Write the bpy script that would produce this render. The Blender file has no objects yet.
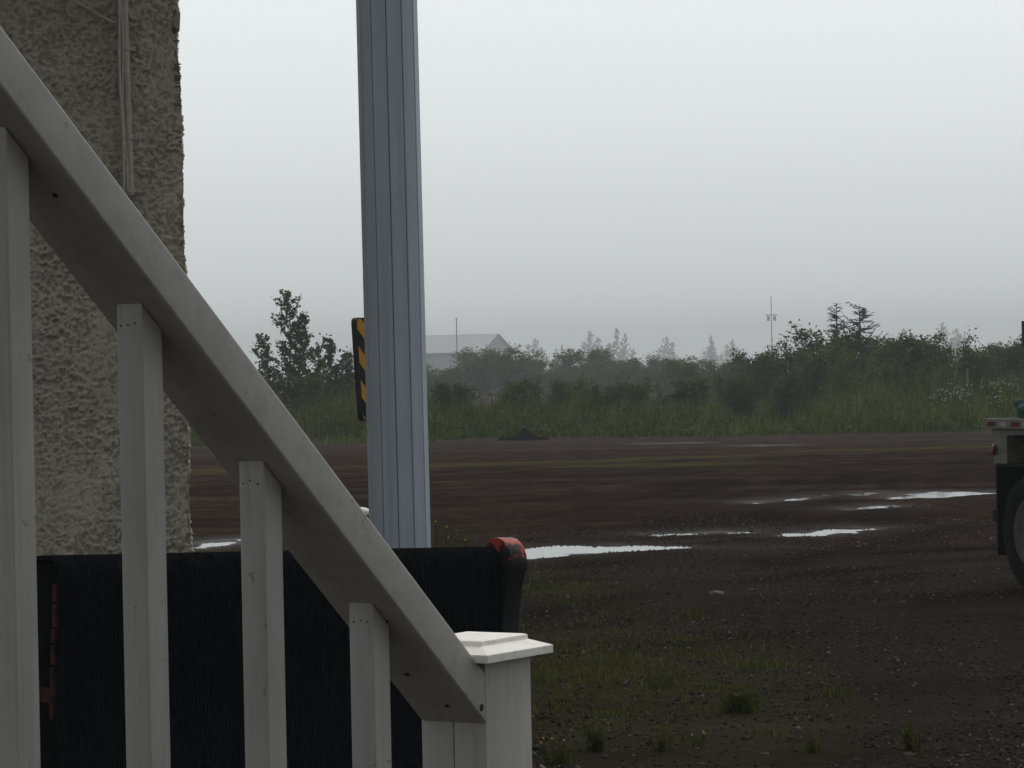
import bpy, bmesh, math, random
import numpy as np
from mathutils import Vector, Matrix

random.seed(7)
rng = np.random.default_rng(7)
SC = bpy.context.scene
COL = SC.collection
R = math.radians

# ------------------------------------------------------------------ camera
F = 3000.0            # focal length in pixels of a 1024-wide frame
H = 1.86              # eye height
HOR = 375.0           # row of the horizon at the middle column
PITCH = math.atan((384 - HOR) / F)
ROLL = R(1.15)
fwd = Vector((0, math.cos(PITCH), -math.sin(PITCH)))
up0 = Vector((0, math.sin(PITCH), math.cos(PITCH)))
rt0 = Vector((1, 0, 0))
rt = math.cos(ROLL) * rt0 - math.sin(ROLL) * up0
up = math.sin(ROLL) * rt0 + math.cos(ROLL) * up0
EYE = Vector((0, 0, H))
cd = bpy.data.cameras.new('camera')
cam = bpy.data.objects.new('camera', cd)
COL.objects.link(cam)
cam.matrix_world = Matrix(((rt.x, up.x, -fwd.x, 0), (rt.y, up.y, -fwd.y, 0), (rt.z, up.z, -fwd.z, H), (0, 0, 0, 1)))
cd.sensor_width = 36
cd.lens = 36 * F / 1024
cd.clip_start = 0.1
cd.clip_end = 5000
SC.camera = cam


def ray(px, py):
    return fwd + rt * ((px - 512) / F) - up * ((py - 384) / F)


def at(px, py, Z):
    return EYE + ray(px, py) * Z


def gp(px, py, z=0.0):
    d = ray(px, py)
    return EYE + d * ((z - H) / d.z)


def zof(py, px, Z):
    return at(px, py, Z).z


# ------------------------------------------------------------------ helpers
class MB:
    def __init__(s):
        s.v, s.f, s.m = [], [], []

    def add(s, vs, fs, mi=0):
        n = len(s.v)
        s.v += [tuple(v) for v in vs]
        s.f += [tuple(i + n for i in f) for f in fs]
        s.m += [mi] * len(fs)

    def hexa(s, c, mi=0):
        s.add(c, [(3, 2, 1, 0), (4, 5, 6, 7), (0, 1, 5, 4), (1, 2, 6, 5), (2, 3, 7, 6), (3, 0, 4, 7)], mi)

    def box(s, x0, x1, y0, y1, z0, z1, mi=0, fr=None):
        c = [(x0, y0, z0), (x1, y0, z0), (x1, y1, z0), (x0, y1, z0), (x0, y0, z1), (x1, y0, z1), (x1, y1, z1), (x0, y1, z1)]
        if fr:
            c = [fr(*p) for p in c]
        s.hexa(c, mi)

    def tube(s, pts, rad, n=8, mi=0, cap=True):
        pts = [Vector(p) for p in pts]
        rads = rad if isinstance(rad, (list, tuple)) else [rad] * len(pts)
        rings, base = [], len(s.v)
        for i, p in enumerate(pts):
            t = (pts[min(i + 1, len(pts) - 1)] - pts[max(i - 1, 0)]).normalized()
            ref = Vector((0, 0, 1)) if abs(t.z) < 0.9 else Vector((1, 0, 0))
            a = t.cross(ref).normalized()
            b = t.cross(a)
            for k in range(n):
                th = 2 * math.pi * k / n
                s.v.append(tuple(p + (a * math.cos(th) + b * math.sin(th)) * rads[i]))
        for i in range(len(pts) - 1):
            for k in range(n):
                k2 = (k + 1) % n
                s.f.append((base + i * n + k, base + i * n + k2, base + (i + 1) * n + k2, base + (i + 1) * n + k))
                s.m.append(mi)
        if cap:
            s.f.append(tuple(base + k for k in range(n))); s.m.append(mi)
            s.f.append(tuple(base + (len(pts) - 1) * n + k for k in reversed(range(n)))); s.m.append(mi)

    def lathe(s, prof, o, n=24, ax=(0, 0, 1), mi=0):
        ax = Vector(ax).normalized()
        ref = Vector((1, 0, 0)) if abs(ax.x) < 0.9 else Vector((0, 1, 0))
        a = ax.cross(ref).normalized(); b = ax.cross(a)
        base = len(s.v); o = Vector(o)
        for r_, h in prof:
            for k in range(n):
                th = 2 * math.pi * k / n
                s.v.append(tuple(o + ax * h + (a * math.cos(th) + b * math.sin(th)) * r_))
        for i in range(len(prof) - 1):
            for k in range(n):
                k2 = (k + 1) % n
                s.f.append((base + i * n + k, base + i * n + k2, base + (i + 1) * n + k2, base + (i + 1) * n + k)); s.m.append(mi)
        s.f.append(tuple(base + k for k in range(n))); s.m.append(mi)
        s.f.append(tuple(base + (len(prof) - 1) * n + k for k in reversed(range(n)))); s.m.append(mi)

    def build(s, name, mats, parent=None, origin=None, bevel=0, smooth=False, seg=2, fix=True):
        me = bpy.data.meshes.new(name)
        o_ = Vector(origin) if origin is not None else Vector((0, 0, 0))
        me.from_pydata([tuple(Vector(v) - o_) for v in s.v], [], s.f)
        mats = mats if isinstance(mats, (list, tuple)) else [mats]
        for m in mats:
            me.materials.append(m)
        if len(mats) > 1:
            me.polygons.foreach_set('material_index', s.m)
        if fix or bevel:
            bm = bmesh.new(); bm.from_mesh(me)
            if fix:
                bmesh.ops.recalc_face_normals(bm, faces=bm.faces)
            if bevel:
                es = [e for e in bm.edges if len(e.link_faces) == 2 and e.calc_face_angle(0) > R(25)]
                bmesh.ops.bevel(bm, geom=es, offset=bevel, segments=seg, affect='EDGES', profile=0.6, clamp_overlap=True)
            bm.to_mesh(me); bm.free()
        if smooth:
            me.polygons.foreach_set('use_smooth', [True] * len(me.polygons))
            if smooth == 'angle':
                try:
                    me.set_sharp_from_angle(angle=R(35))
                except Exception:
                    pass
        ob = bpy.data.objects.new(name, me)
        COL.objects.link(ob)
        if parent is not None:
            ob.parent = parent
        return ob


def tag(o, label, cat, group=None, kind=None):
    if label: o['label'] = label
    if cat: o['category'] = cat
    if group: o['group'] = group
    if kind: o['kind'] = kind
    return o


def thing(name, label, cat, loc=(0, 0, 0), rz=0, group=None):
    o = bpy.data.objects.new(name, None)
    COL.objects.link(o)
    o.location = loc
    o.rotation_euler = (0, 0, rz)
    o.empty_display_size = 0.3
    return tag(o, label, cat, group)


def copy_tree(o, parent=None):
    c = o.copy(); COL.objects.link(c)
    if parent is not None: c.parent = parent
    for ch in list(o.children):
        copy_tree(ch, c)
    return c


def vnoise(x, y, seed=0):
    xi = np.floor(x).astype(np.int64); yi = np.floor(y).astype(np.int64)
    xf = x - xi; yf = y - yi
    u = xf * xf * (3 - 2 * xf); v = yf * yf * (3 - 2 * yf)

    def h(a, b):
        n = (a * 374761393 + b * 668265263 + seed * 974634777) & 0x7fffffff
        n = ((n ^ (n >> 13)) * 1274126177) & 0x7fffffff
        n = (n ^ (n >> 16)) & 0xffff
        return n / 65535.0
    return (h(xi, yi) * (1 - u) + h(xi + 1, yi) * u) * (1 - v) + (h(xi, yi + 1) * (1 - u) + h(xi + 1, yi + 1) * u) * v


def fbm(x, y, oct=4, seed=0, gain=0.5):
    a, s, t = 1.0, 0.0, 0.0
    for k in range(oct):
        s = s + a * (vnoise(x * 2 ** k + 17.3 * k, y * 2 ** k - 9.1 * k, seed + k) - 0.5)
        t += a; a *= gain
    return s / t


# ------------------------------------------------------------------ materials
class NT:
    def __init__(s, name):
        s.m = bpy.data.materials.new(name); s.m.use_nodes = True
        s.t = s.m.node_tree; s.t.nodes.clear()
        s.out = s.n('ShaderNodeOutputMaterial')
        s.b = s.n('ShaderNodeBsdfPrincipled')
        s.l(s.b.outputs[0], s.out.inputs[0])
        s.tc = s.n('ShaderNodeTexCoord')

    def n(s, t, **k):
        nd = s.t.nodes.new(t)
        for a, v in k.items(): setattr(nd, a, v)
        return nd

    def l(s, a, b): s.t.links.new(a, b)

    def noise(s, scale, detail=4, rough=0.55, sc=None, co=None):
        nd = s.n('ShaderNodeTexNoise'); nd.inputs['Scale'].default_value = scale
        nd.inputs['Detail'].default_value = detail; nd.inputs['Roughness'].default_value = rough
        src = co or s.tc.outputs['Object']
        if sc:
            mp = s.n('ShaderNodeMapping'); mp.inputs['Scale'].default_value = sc
            s.l(src, mp.inputs[0]); src = mp.outputs[0]
        s.l(src, nd.inputs['Vector'])
        return nd.outputs[0]

    def ramp(s, fac, stops):
        nd = s.n('ShaderNodeValToRGB')
        e = nd.color_ramp.elements
        while len(e) < len(stops): e.new(0.5)
        for i, (p, c) in enumerate(stops):
            e[i].position = p
            e[i].color = (c, c, c, 1) if isinstance(c, (int, float)) else (*c, 1)
        s.l(fac, nd.inputs[0])
        return nd.outputs[0]

    def mix(s, fac, a, b, mode='MIX'):
        nd = s.n('ShaderNodeMix', data_type='RGBA', blend_type=mode)
        for i, v in ((0, fac), (6, a), (7, b)):
            if hasattr(v, 'links') or hasattr(v, 'is_linked'): s.l(v, nd.inputs[i])
            elif i == 0: nd.inputs[0].default_value = v
            else: nd.inputs[i].default_value = (*v, 1)
        return nd.outputs[2]

    def math(s, op, a, b=None):
        nd = s.n('ShaderNodeMath', operation=op)
        for i, v in ((0, a), (1, b)):
            if v is None: continue
            if hasattr(v, 'is_linked'): s.l(v, nd.inputs[i])
            else: nd.inputs[i].default_value = v
        return nd.outputs[0]

    def bump(s, h, strength=0.3, dist=0.01, prev=None):
        nd = s.n('ShaderNodeBump'); nd.inputs['Strength'].default_value = strength
        nd.inputs['Distance'].default_value = dist
        s.l(h, nd.inputs['Height'])
        if prev is not None: s.l(prev, nd.inputs['Normal'])
        s.l(nd.outputs[0], s.b.inputs['Normal'])
        return nd.outputs[0]

    def col(s, c): 
        if hasattr(c, 'is_linked'): s.l(c, s.b.inputs['Base Color'])
        else: s.b.inputs['Base Color'].default_value = (*c, 1)

    def set(s, rough=None, spec=None, metal=None):
        if rough is not None:
            if hasattr(rough, 'is_linked'): s.l(rough, s.b.inputs['Roughness'])
            else: s.b.inputs['Roughness'].default_value = rough
        if spec is not None: s.b.inputs['Specular IOR Level'].default_value = spec
        if metal is not None: s.b.inputs['Metallic'].default_value = metal
        return s


def plain(name, c, rough=0.6, var=0.25, scale=20, spec=0.4, metal=0, bump=0.0):
    n = NT(name)
    f = n.noise(scale)
    lo = tuple(v * (1 - var) for v in c); hi = tuple(min(1, v * (1 + var)) for v in c)
    n.col(n.ramp(f, [(0.3, lo), (0.7, hi)]))
    n.set(rough, spec, metal)
    if bump: n.bump(f, bump)
    return n.m


# white paint on wood, slightly dirty, brush grain
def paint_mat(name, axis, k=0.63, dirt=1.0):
    n = NT(name)
    sc = [(12, 12, 12)] * 3
    big = n.noise(6, 5, 0.6)
    grain = n.noise(1, 5, 0.6, sc=axis)
    fine = n.noise(380, 3, 0.6)
    c = n.ramp(big, [(0.25, tuple(v * k for v in (0.50, 0.48, 0.44))), (0.5, tuple(v * k for v in (0.60, 0.583, 0.54))), (0.75, tuple(v * k for v in (0.67, 0.652, 0.61)))])
    c = n.mix(n.ramp(grain, [(0.35, 0.5), (0.5, 0.0)]), c, tuple(v * k for v in (0.47, 0.45, 0.41)))
    spots = n.ramp(n.noise(42, 6, 0.72), [(0.64, 0.0), (0.665, 0.8 * dirt)])
    c = n.mix(spots, c, (0.2, 0.17, 0.13))
    n.col(c); n.set(0.5, 0.35)
    b1 = n.bump(grain, 0.35, 0.0015)
    n.bump(fine, 0.22, 0.001, b1)
    return n.m


M = {}
M['paint_rail'] = paint_mat('white_rail_paint', (40, 40, 40))
M['paint_post'] = paint_mat('white_post_paint', (90, 90, 5))
M['paint_cap'] = paint_mat('skylit_cap_paint', (60, 60, 60), 1.5, .5)  # same white paint lightened: open sky light put into the cap colour


def stucco_mat():
    n = NT('rough_stucco')
    f = n.noise(3, 6, 0.6)
    g = n.noise(60, 5, 0.65)
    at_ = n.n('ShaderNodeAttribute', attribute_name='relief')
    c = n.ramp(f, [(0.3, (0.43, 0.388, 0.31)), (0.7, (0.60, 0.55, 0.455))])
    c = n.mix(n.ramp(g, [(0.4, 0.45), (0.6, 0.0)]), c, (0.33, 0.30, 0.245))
    c = n.mix(n.ramp(at_.outputs['Fac'], [(0.08, 0.5), (0.36, 0.0)]), c, (0.19, 0.165, 0.125))  # low relief darker: shade of the pits put into the colour
    n.col(c); n.set(0.95, 0.1)
    n.bump(g, 0.6, 0.01)
    return n.m


M['stucco'] = stucco_mat()
M['soffit'] = plain('brown_soffit', (0.10, 0.08, 0.06), 0.8)
M['pvc'] = plain('painted_conduit', (0.44, 0.41, 0.355), 0.6, 0.15, 30)
M['cable'] = plain('grey_cable', (0.46, 0.42, 0.36), 0.6, 0.2, 40)
M['dark_hole'] = plain('dark_nail', (0.03, 0.025, 0.02), 0.7)
M['wire'] = plain('rusty_lath', (0.16, 0.12, 0.10), 0.7)
def column_mat():
    n = NT('grey_metal_cladding')
    a = n.noise(1, 5, .6, sc=(26, 26, .55)); b = n.noise(2.2, 4, .6)
    c = n.ramp(a, [(.32, (.375, .43, .50)), (.5, (.45, .51, .585)), (.7, (.49, .545, .615))])
    c = n.mix(n.ramp(b, [(.5, 0.0), (.72, .35)]), c, (.36, .385, .42))
    n.col(c); n.set(.5, .3); n.bump(b, .12, .01)
    return n.m


M['column'] = column_mat()
M['groove'] = plain('dark_joint', (0.16, 0.175, 0.20), 0.7)


def rubber_mat():
    n = NT('ribbed_black_rubber')
    f = n.noise(30, 4)
    n.col(n.ramp(f, [(0.3, (0.006, 0.0063, 0.0085)), (0.7, (0.011, 0.0115, 0.0155))]))
    n.set(1.0, 0.0)
    w = n.n('ShaderNodeTexWave', wave_type='BANDS', bands_direction='X')
    w.inputs['Scale'].default_value = 17; w.inputs['Distortion'].default_value = 0.3
    n.l(n.tc.outputs['Object'], w.inputs['Vector'])
    b = n.bump(w.outputs[0], 0.9, 0.012)
    n.bump(n.noise(90, 3), 0.4, 0.004, b)
    return n.m


M['rubber'] = rubber_mat()


def flaking_mat():
    n = NT('flaking_red_paint')
    f = n.noise(14, 6, 0.7)
    sep = n.n('ShaderNodeSeparateXYZ'); n.l(n.tc.outputs['Object'], sep.inputs[0])
    hz = n.n('ShaderNodeMapRange'); hz.inputs['From Min'].default_value = 0.95; hz.inputs['From Max'].default_value = 1.10
    hz.inputs['To Min'].default_value = -0.18; hz.inputs['To Max'].default_value = 0.08
    n.l(sep.outputs[2], hz.inputs['Value'])
    k = n.math('ADD', f, hz.outputs[0])
    c = n.ramp(k, [(0.50, (0.014, 0.013, 0.016)), (0.515, (0.42, 0.040, 0.025)), (0.66, (0.46, 0.05, 0.03)), (0.67, (0.28, 0.17, 0.12)), (0.72, (0.28, 0.033, 0.022))])
    n.col(c); n.set(0.55, 0.35)
    n.bump(k, 0.4, 0.004)
    return n.m


M['flaking'] = flaking_mat()


def flake_edge_mat():
    n = NT('red_edge_paint')
    f = n.noise(16, 5, 0.7)
    n.col(n.ramp(f, [(0.47, (0.012, 0.010, 0.011)), (0.50, (0.085, 0.014, 0.009)), (0.62, (0.07, 0.012, 0.008)), (0.66, (0.07, 0.045, 0.035))]))
    n.set(0.6, 0.3)
    return n.m


M['red_edge'] = flake_edge_mat()
M['black_steel'] = plain('black_steel', (0.012, 0.012, 0.015), 0.6, 0.3, 25)


def ground_mat():
    n = NT('wet_gravel_lot')
    obj = n.tc.outputs['Object']
    sep = n.n('ShaderNodeSeparateXYZ'); n.l(obj, sep.inputs[0])
    spk = n.noise(22, 7, 0.8)
    spk2 = n.noise(75, 3, 0.7)
    mid = n.noise(0.9, 6, 0.62)
    big = n.noise(0.16, 5, 0.6)
    dry = n.ramp(spk, [(0.34, (0.0274, 0.0215, 0.0170)), (0.48, (0.0529, 0.0423, 0.0332)), (0.62, (0.0747, 0.0601, 0.0472)), (0.75, (0.1551, 0.1260, 0.0988))])
    red = n.ramp(spk, [(0.34, (0.0293, 0.0159, 0.0106)), (0.5, (0.0535, 0.0300, 0.0208)), (0.75, (0.0975, 0.0589, 0.0419))])
    my = n.n('ShaderNodeMapRange'); my.inputs['From Min'].default_value = 24; my.inputs['From Max'].default_value = 38
    my.inputs['To Min'].default_value = -0.35; my.inputs['To Max'].default_value = 0.28
    n.l(sep.outputs[1], my.inputs['Value'])
    rf = n.math('ADD', n.math('ADD', big, n.math('MULTIPLY', mid, 0.5)), my.outputs[0])
    rmask = n.ramp(rf, [(0.62, 0.0), (0.95, 1.0)])
    c = n.mix(rmask, dry, red)
    # lanes of compacted fines / damp streaks
    st = n.noise(0.5, 5, 0.6, sc=(0.35, 1.0, 1.0))
    c = n.mix(n.ramp(st, [(0.36, 0.55), (0.52, 0.0)]), c, (0.0213, 0.0181, 0.0148))
    c = n.mix(n.ramp(st, [(0.58, 0.0), (0.72, 0.45)]), c, (0.1017, 0.0866, 0.0742))
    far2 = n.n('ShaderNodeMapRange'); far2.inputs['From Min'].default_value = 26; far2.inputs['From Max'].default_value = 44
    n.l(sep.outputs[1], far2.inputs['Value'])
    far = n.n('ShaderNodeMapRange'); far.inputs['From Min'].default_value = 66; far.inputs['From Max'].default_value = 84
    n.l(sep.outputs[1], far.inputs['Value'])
    c = n.mix(n.math('MULTIPLY', far.outputs[0], 0.7), c, (0.0867, 0.0746, 0.0686))  # paler far lot: grazing sheen and haze put into the colour
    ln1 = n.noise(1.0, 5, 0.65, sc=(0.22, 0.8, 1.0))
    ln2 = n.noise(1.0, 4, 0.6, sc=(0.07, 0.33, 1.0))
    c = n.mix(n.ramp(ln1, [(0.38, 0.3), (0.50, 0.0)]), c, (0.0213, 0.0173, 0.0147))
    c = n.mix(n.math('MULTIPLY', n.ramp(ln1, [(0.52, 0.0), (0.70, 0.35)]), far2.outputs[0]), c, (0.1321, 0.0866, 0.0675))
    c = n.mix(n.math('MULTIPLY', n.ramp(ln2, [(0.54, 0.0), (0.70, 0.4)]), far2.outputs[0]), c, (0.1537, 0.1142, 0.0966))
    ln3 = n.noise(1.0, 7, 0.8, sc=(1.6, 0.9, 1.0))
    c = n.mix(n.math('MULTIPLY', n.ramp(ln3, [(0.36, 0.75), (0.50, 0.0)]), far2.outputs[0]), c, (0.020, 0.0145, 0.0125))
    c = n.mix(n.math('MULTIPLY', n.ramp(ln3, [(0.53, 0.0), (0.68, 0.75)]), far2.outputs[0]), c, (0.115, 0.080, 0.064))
    tr = n.n('ShaderNodeAttribute', attribute_name='track')
    c = n.mix(n.math('MULTIPLY', tr.outputs['Fac'], 0.95), c, (0.0160, 0.0133, 0.0106))
    gr = n.n('ShaderNodeAttribute', attribute_name='green')
    c = n.mix(n.math('MULTIPLY', gr.outputs['Fac'], n.ramp(n.noise(1.6, 5, 0.7), [(0.35, 0.15), (0.6, 0.95)])), c, (0.1000, 0.1025, 0.0342))
    wet = n.n('ShaderNodeAttribute', attribute_name='wet')
    c = n.mix(n.math('MULTIPLY', wet.outputs['Fac'], 0.75), c, (0.0125, 0.0105, 0.0084))
    n.col(c)
    rr = n.ramp(n.math('ADD', wet.outputs['Fac'], n.ramp(mid, [(0.55, 0.0), (0.75, 0.35)])), [(0.0, 0.92), (0.9, 0.45)])
    n.set(rr, 0.3)
    df = n.n('ShaderNodeBsdfDiffuse'); df.inputs['Roughness'].default_value = 0.6; n.l(c, df.inputs['Color'])
    mxs = n.n('ShaderNodeMixShader')
    n.l(n.math('MULTIPLY', wet.outputs['Fac'], 0.55), mxs.inputs[0]); n.l(df.outputs[0], mxs.inputs[1]); n.l(n.b.outputs[0], mxs.inputs[2]); n.l(mxs.outputs[0], n.out.inputs[0])
    b = n.bump(spk, 1.0, 0.03)
    b = n.bump(spk2, 0.6, 0.01, b)
    n.l(b, df.inputs['Normal'])
    return n.m


M['ground'] = ground_mat()


def water_mat():
    n = NT('muddy_water')
    n.col((0.03, 0.024, 0.02)); n.set(0.05, 0.5)
    n.b.inputs['IOR'].default_value = 1.33
    n.bump(n.noise(6, 3), 0.02, 0.01)
    return n.m


M['water'] = water_mat()


def leaf_mat(name, c, var=0.35):
    n = NT(name)
    oi = n.n('ShaderNodeObjectInfo')
    f = n.noise(1.1, 3)
    col = n.ramp(f, [(0.3, tuple(v * (1 - var) for v in c)), (0.7, tuple(v * (1 + var) for v in c))])
    hs = n.n('ShaderNodeHueSaturation')
    mr = n.n('ShaderNodeMapRange'); mr.inputs['To Min'].default_value = 0.8; mr.inputs['To Max'].default_value = 1.2
    n.l(oi.outputs['Random'], mr.inputs['Value']); n.l(mr.outputs[0], hs.inputs['Value'])
    n.l(col, hs.inputs['Color'])
    n.l(hs.outputs[0], n.b.inputs['Base Color'])
    n.set(0.8, 0.0)
    tr = n.n('ShaderNodeBsdfTranslucent'); n.l(hs.outputs[0], tr.inputs[0])
    mx = n.n('ShaderNodeMixShader'); mx.inputs[0].default_value = 0.38
    n.l(n.b.outputs[0], mx.inputs[1]); n.l(tr.outputs[0], mx.inputs[2]); n.l(mx.outputs[0], n.out.inputs[0])
    return n.m


GREEN = [leaf_mat('leaf_dark', (0.0480, 0.0661, 0.0216)), leaf_mat('leaf_mid', (0.0740, 0.1003, 0.0297)), leaf_mat('leaf_light', (0.1200, 0.1539, 0.0432))]
SPRUCE = [leaf_mat('needle_dark', (0.0280, 0.0410, 0.0216)), leaf_mat('needle_mid', (0.0360, 0.0524, 0.0252))]
GRASSM = [leaf_mat('grass_green', (0.0640, 0.0980, 0.0144)), leaf_mat('grass_olive', (0.0940, 0.1094, 0.0216)), leaf_mat('grass_straw', (0.1500, 0.1459, 0.0450)), leaf_mat('grass_deep', (0.0320, 0.0536, 0.0099))]
NEARG = [leaf_mat('weed_green', (0.0784, 0.0931, 0.0246)), leaf_mat('weed_olive', (0.0931, 0.0882, 0.0302)), leaf_mat('weed_straw', (0.1568, 0.1275, 0.0520)), leaf_mat('weed_deep', (0.0490, 0.0617, 0.0180))]
M['bark'] = plain('bark', (0.06, 0.05, 0.04), 0.9, 0.4, 8)
M['dead_bark'] = plain('dead_bark', (0.05, 0.042, 0.038), 0.9, 0.3, 8)
M['flower'] = plain('white_flower', (0.42, 0.42, 0.38), 0.9)
M['yellow_flower'] = plain('yellow_flower', (0.55, 0.36, 0.03), 0.8)

# ------------------------------------------------------------------ ground with hollows and puddles
PUD = [
    [(500, 551), (530, 548), (560, 546), (600, 545.5), (640, 545.5), (690, 547.6), (686, 549.5), (640, 551), (600, 553.5), (565, 557), (530, 559.5), (500, 562)],
    [(650, 534.6), (685, 533.5), (720, 532.3), (748, 531.8), (750, 533.6), (720, 534.8), (690, 536.2), (655, 536.4)],
    [(781, 535.6), (805, 532), (830, 529.8), (848, 528.2), (886, 527.6), (884, 529.6), (860, 532.2), (842, 535.2), (823, 537.4), (795, 537.6)],
    [(888, 497), (905, 494), (930, 491.8), (960, 491.8), (994, 492.2), (990, 494.4), (964, 495.6), (940, 498.2), (905, 499.4), (888, 499)],
    [(845, 508.8), (870, 506.4), (896, 505.2), (894, 507.6), (872, 510), (850, 510.4)],
    [(748, 503.2), (775, 500.6), (800, 497.2), (828, 495), (826, 496.4), (802, 499.4), (776, 502.6), (752, 504.6)],
    [(186, 546), (200, 543), (222, 540.5), (246, 538.5), (262, 538.2), (256, 541.5), (236, 545.2), (210, 549), (190, 552.5)],
    [(846, 494.8), (866, 492.6), (886, 492.6), (880, 494.6), (858, 496.2)],
    [(640, 443.6), (700, 442.8), (702, 444), (645, 445)],
    [(742, 446), (790, 445.2), (792, 446.3), (748, 447.2)],
]
PW = [[gp(x, y).to_2d() for x, y in p] for p in PUD]
TRK = [[(700, 520), (760, 500), (815, 487), (832, 474), (860, 462), (920, 452), (990, 447)],
       [(715, 524), (790, 505), (850, 489), (880, 472), (925, 462), (990, 456)],
       [(420, 500), (560, 484), (700, 470), (800, 458)],
       [(540, 566), (700, 542), (840, 522), (990, 503)],
       [(560, 620), (760, 585), (900, 570), (1024, 562)],
       [(300, 490), (450, 478), (600, 468)]]
TW = [[gp(x, y).to_2d() for x, y in p] for p in TRK]
GRN = [[(420, 466), (520, 463), (600, 461.5), (690, 457)], [(590, 466), (660, 464.5), (720, 463.5)], [(815, 451), (900, 448.5), (990, 446)], [(190, 474), (235, 470)]]
GW = [[gp(x, y).to_2d() for x, y in p] for p in GRN]


def seg_dist(X, Y, pts, closed):
    d = np.full(X.shape, 1e9)
    ins = np.zeros(X.shape, bool)
    n = len(pts)
    for i in range(n if closed else n - 1):
        ax, ay = pts[i]; bx, by = pts[(i + 1) % n]
        dx, dy = bx - ax, by - ay
        t = np.clip(((X - ax) * dx + (Y - ay) * dy) / (dx * dx + dy * dy + 1e-9), 0, 1)
        d = np.minimum(d, np.hypot(X - ax - t * dx, Y - ay - t * dy))
        if closed:
            c = ((ay > Y) != (by > Y)) & (X < (bx - ax) * (Y - ay) / (by - ay + 1e-12) + ax)
            ins ^= c
    return np.where(ins, -d, d) if closed else d


def ground_h(X, Y):
    h = 0.05 * fbm(X * 0.35, Y * 0.35, 4, 3) + 0.012 * fbm(X * 2.1, Y * 2.1, 3, 9)
    h = h * np.clip((Y - 8) / 6, 0, 1)
    d = np.full(X.shape, 1e9)
    for p in PW:
        d = np.minimum(d, seg_dist(X, Y, p, True))
    near = np.clip(1 - d / 1.6, 0, 1); near = near * near * (3 - 2 * near)
    basin = np.clip(d * 0.055, -0.05, 0.035) + 0.055 * fbm(X * 3.0, Y * 1.7, 5, 21, 0.65) + 0.004
    h = h * (1 - near) + basin * near
    return h, d


xs = np.concatenate([np.linspace(-900, -30, 26)[:-1], np.linspace(-30, -5.2, 50)[:-1], np.arange(-5.2, 8.2, 0.062), np.linspace(8.2, 30, 44)[1:], np.linspace(30, 900, 26)[1:]])
ys = np.concatenate([np.linspace(-40, 11, 20)[:-1], np.arange(11, 44, 0.066), np.arange(44, 96, 0.25), np.linspace(96, 160, 20), np.linspace(170, 2200, 28)])
X, Y = np.meshgrid(xs, ys)
Hh, Dd = ground_h(X, Y)
nx, ny = len(xs), len(ys)
me = bpy.data.meshes.new('ground')
V = np.stack([X.ravel(), Y.ravel(), Hh.ravel()], 1)
idx = np.arange(nx * ny).reshape(ny, nx)
Q = np.stack([idx[:-1, :-1], idx[:-1, 1:], idx[1:, 1:], idx[1:, :-1]], -1).reshape(-1, 4)
me.vertices.add(len(V)); me.vertices.foreach_set('co', V.ravel())
me.loops.add(Q.size); me.loops.foreach_set('vertex_index', Q.ravel())
me.polygons.add(len(Q)); me.polygons.foreach_set('loop_start', np.arange(0, Q.size, 4)); me.polygons.foreach_set('loop_total', np.full(len(Q), 4))
me.update(); me.validate()
me.polygons.foreach_set('use_smooth', [True] * len(Q))


def attr(name, arr):
    a = me.attributes.new(name, 'FLOAT', 'POINT')
    a.data.foreach_set('value', arr.ravel().astype(np.float32))


attr('wet', np.clip(np.exp(-np.clip(Dd, 0, 9) / 0.45) * (0.75 + 0.8 * fbm(X * 1.3, Y * 1.3, 3, 5)), 0, 1))
trk = np.zeros(X.shape)
for p in TW:
    dd = seg_dist(X + 0.25 * fbm(X * .6, Y * .6, 3, 31), Y, p, False)
    wd = 0.42
    for off in (0.5, 2.1):
        trk = np.maximum(trk, np.exp(-((dd - off) / wd) ** 2))
trk *= np.clip(0.5 + 1.6 * fbm(X * .7, Y * .4, 3, 44), 0, 1)
attr('track', trk)
grn = np.zeros(X.shape)
for p in GW:
    grn = np.maximum(grn, np.exp(-(seg_dist(X, Y, p, False) / 1.1) ** 2))
gn2 = gp(600, 690)
grn = np.maximum(grn, 0.55 * np.clip(1 - np.hypot((X - gn2.x - .1) / 1.4, (Y - 17.5) / 4.5), 0, 1) ** 0.5)
attr('green', grn)
ground = bpy.data.objects.new('ground', me); COL.objects.link(ground)
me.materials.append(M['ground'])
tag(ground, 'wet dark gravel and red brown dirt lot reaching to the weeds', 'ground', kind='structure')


def gz(x, y):
    h, _ = ground_h(np.array([[x]]), np.array([[y]]))
    return float(h[0, 0])


plabels = ['large bright puddle beside the red tipped black blade', 'thin long puddle in the gravel between two brighter puddles',
           'bright wedge shaped puddle in the middle of the lot', 'bright puddle nearest the rear wheel of the flatbed truck',
           'small puddle just below the puddle by the truck', 'narrow winding trickle of water along a tyre rut',
           'small bright puddle beside the stucco corner', 'faint wet patch left of the puddle by the truck',
           'thin wet streak just right of the dark dirt mound', 'short wet streak near the far edge of the lot in the middle']
for p, lb in zip(PW, plabels):
    m = MB()
    c = Vector((sum(q.x for q in p) / len(p), sum(q.y for q in p) / len(p)))
    pts = []
    for q in p:
        dv = Vector((q.x - c.x, q.y - c.y))
        k = 1 + 0.35 / max(dv.length, 0.3)
        pts.append((c.x + dv.x * k, c.y + dv.y * k, 0.0))
    m.add([(c.x, c.y, 0.0)] + pts, [(0, 1 + i, 1 + (i + 1) % len(pts)) for i in range(len(pts))])
    o = m.build('puddle', M['water'], origin=(c.x, c.y, 0))
    o.location = (c.x, c.y, 0)
    tag(o, lb, 'puddle', kind='structure')

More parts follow.
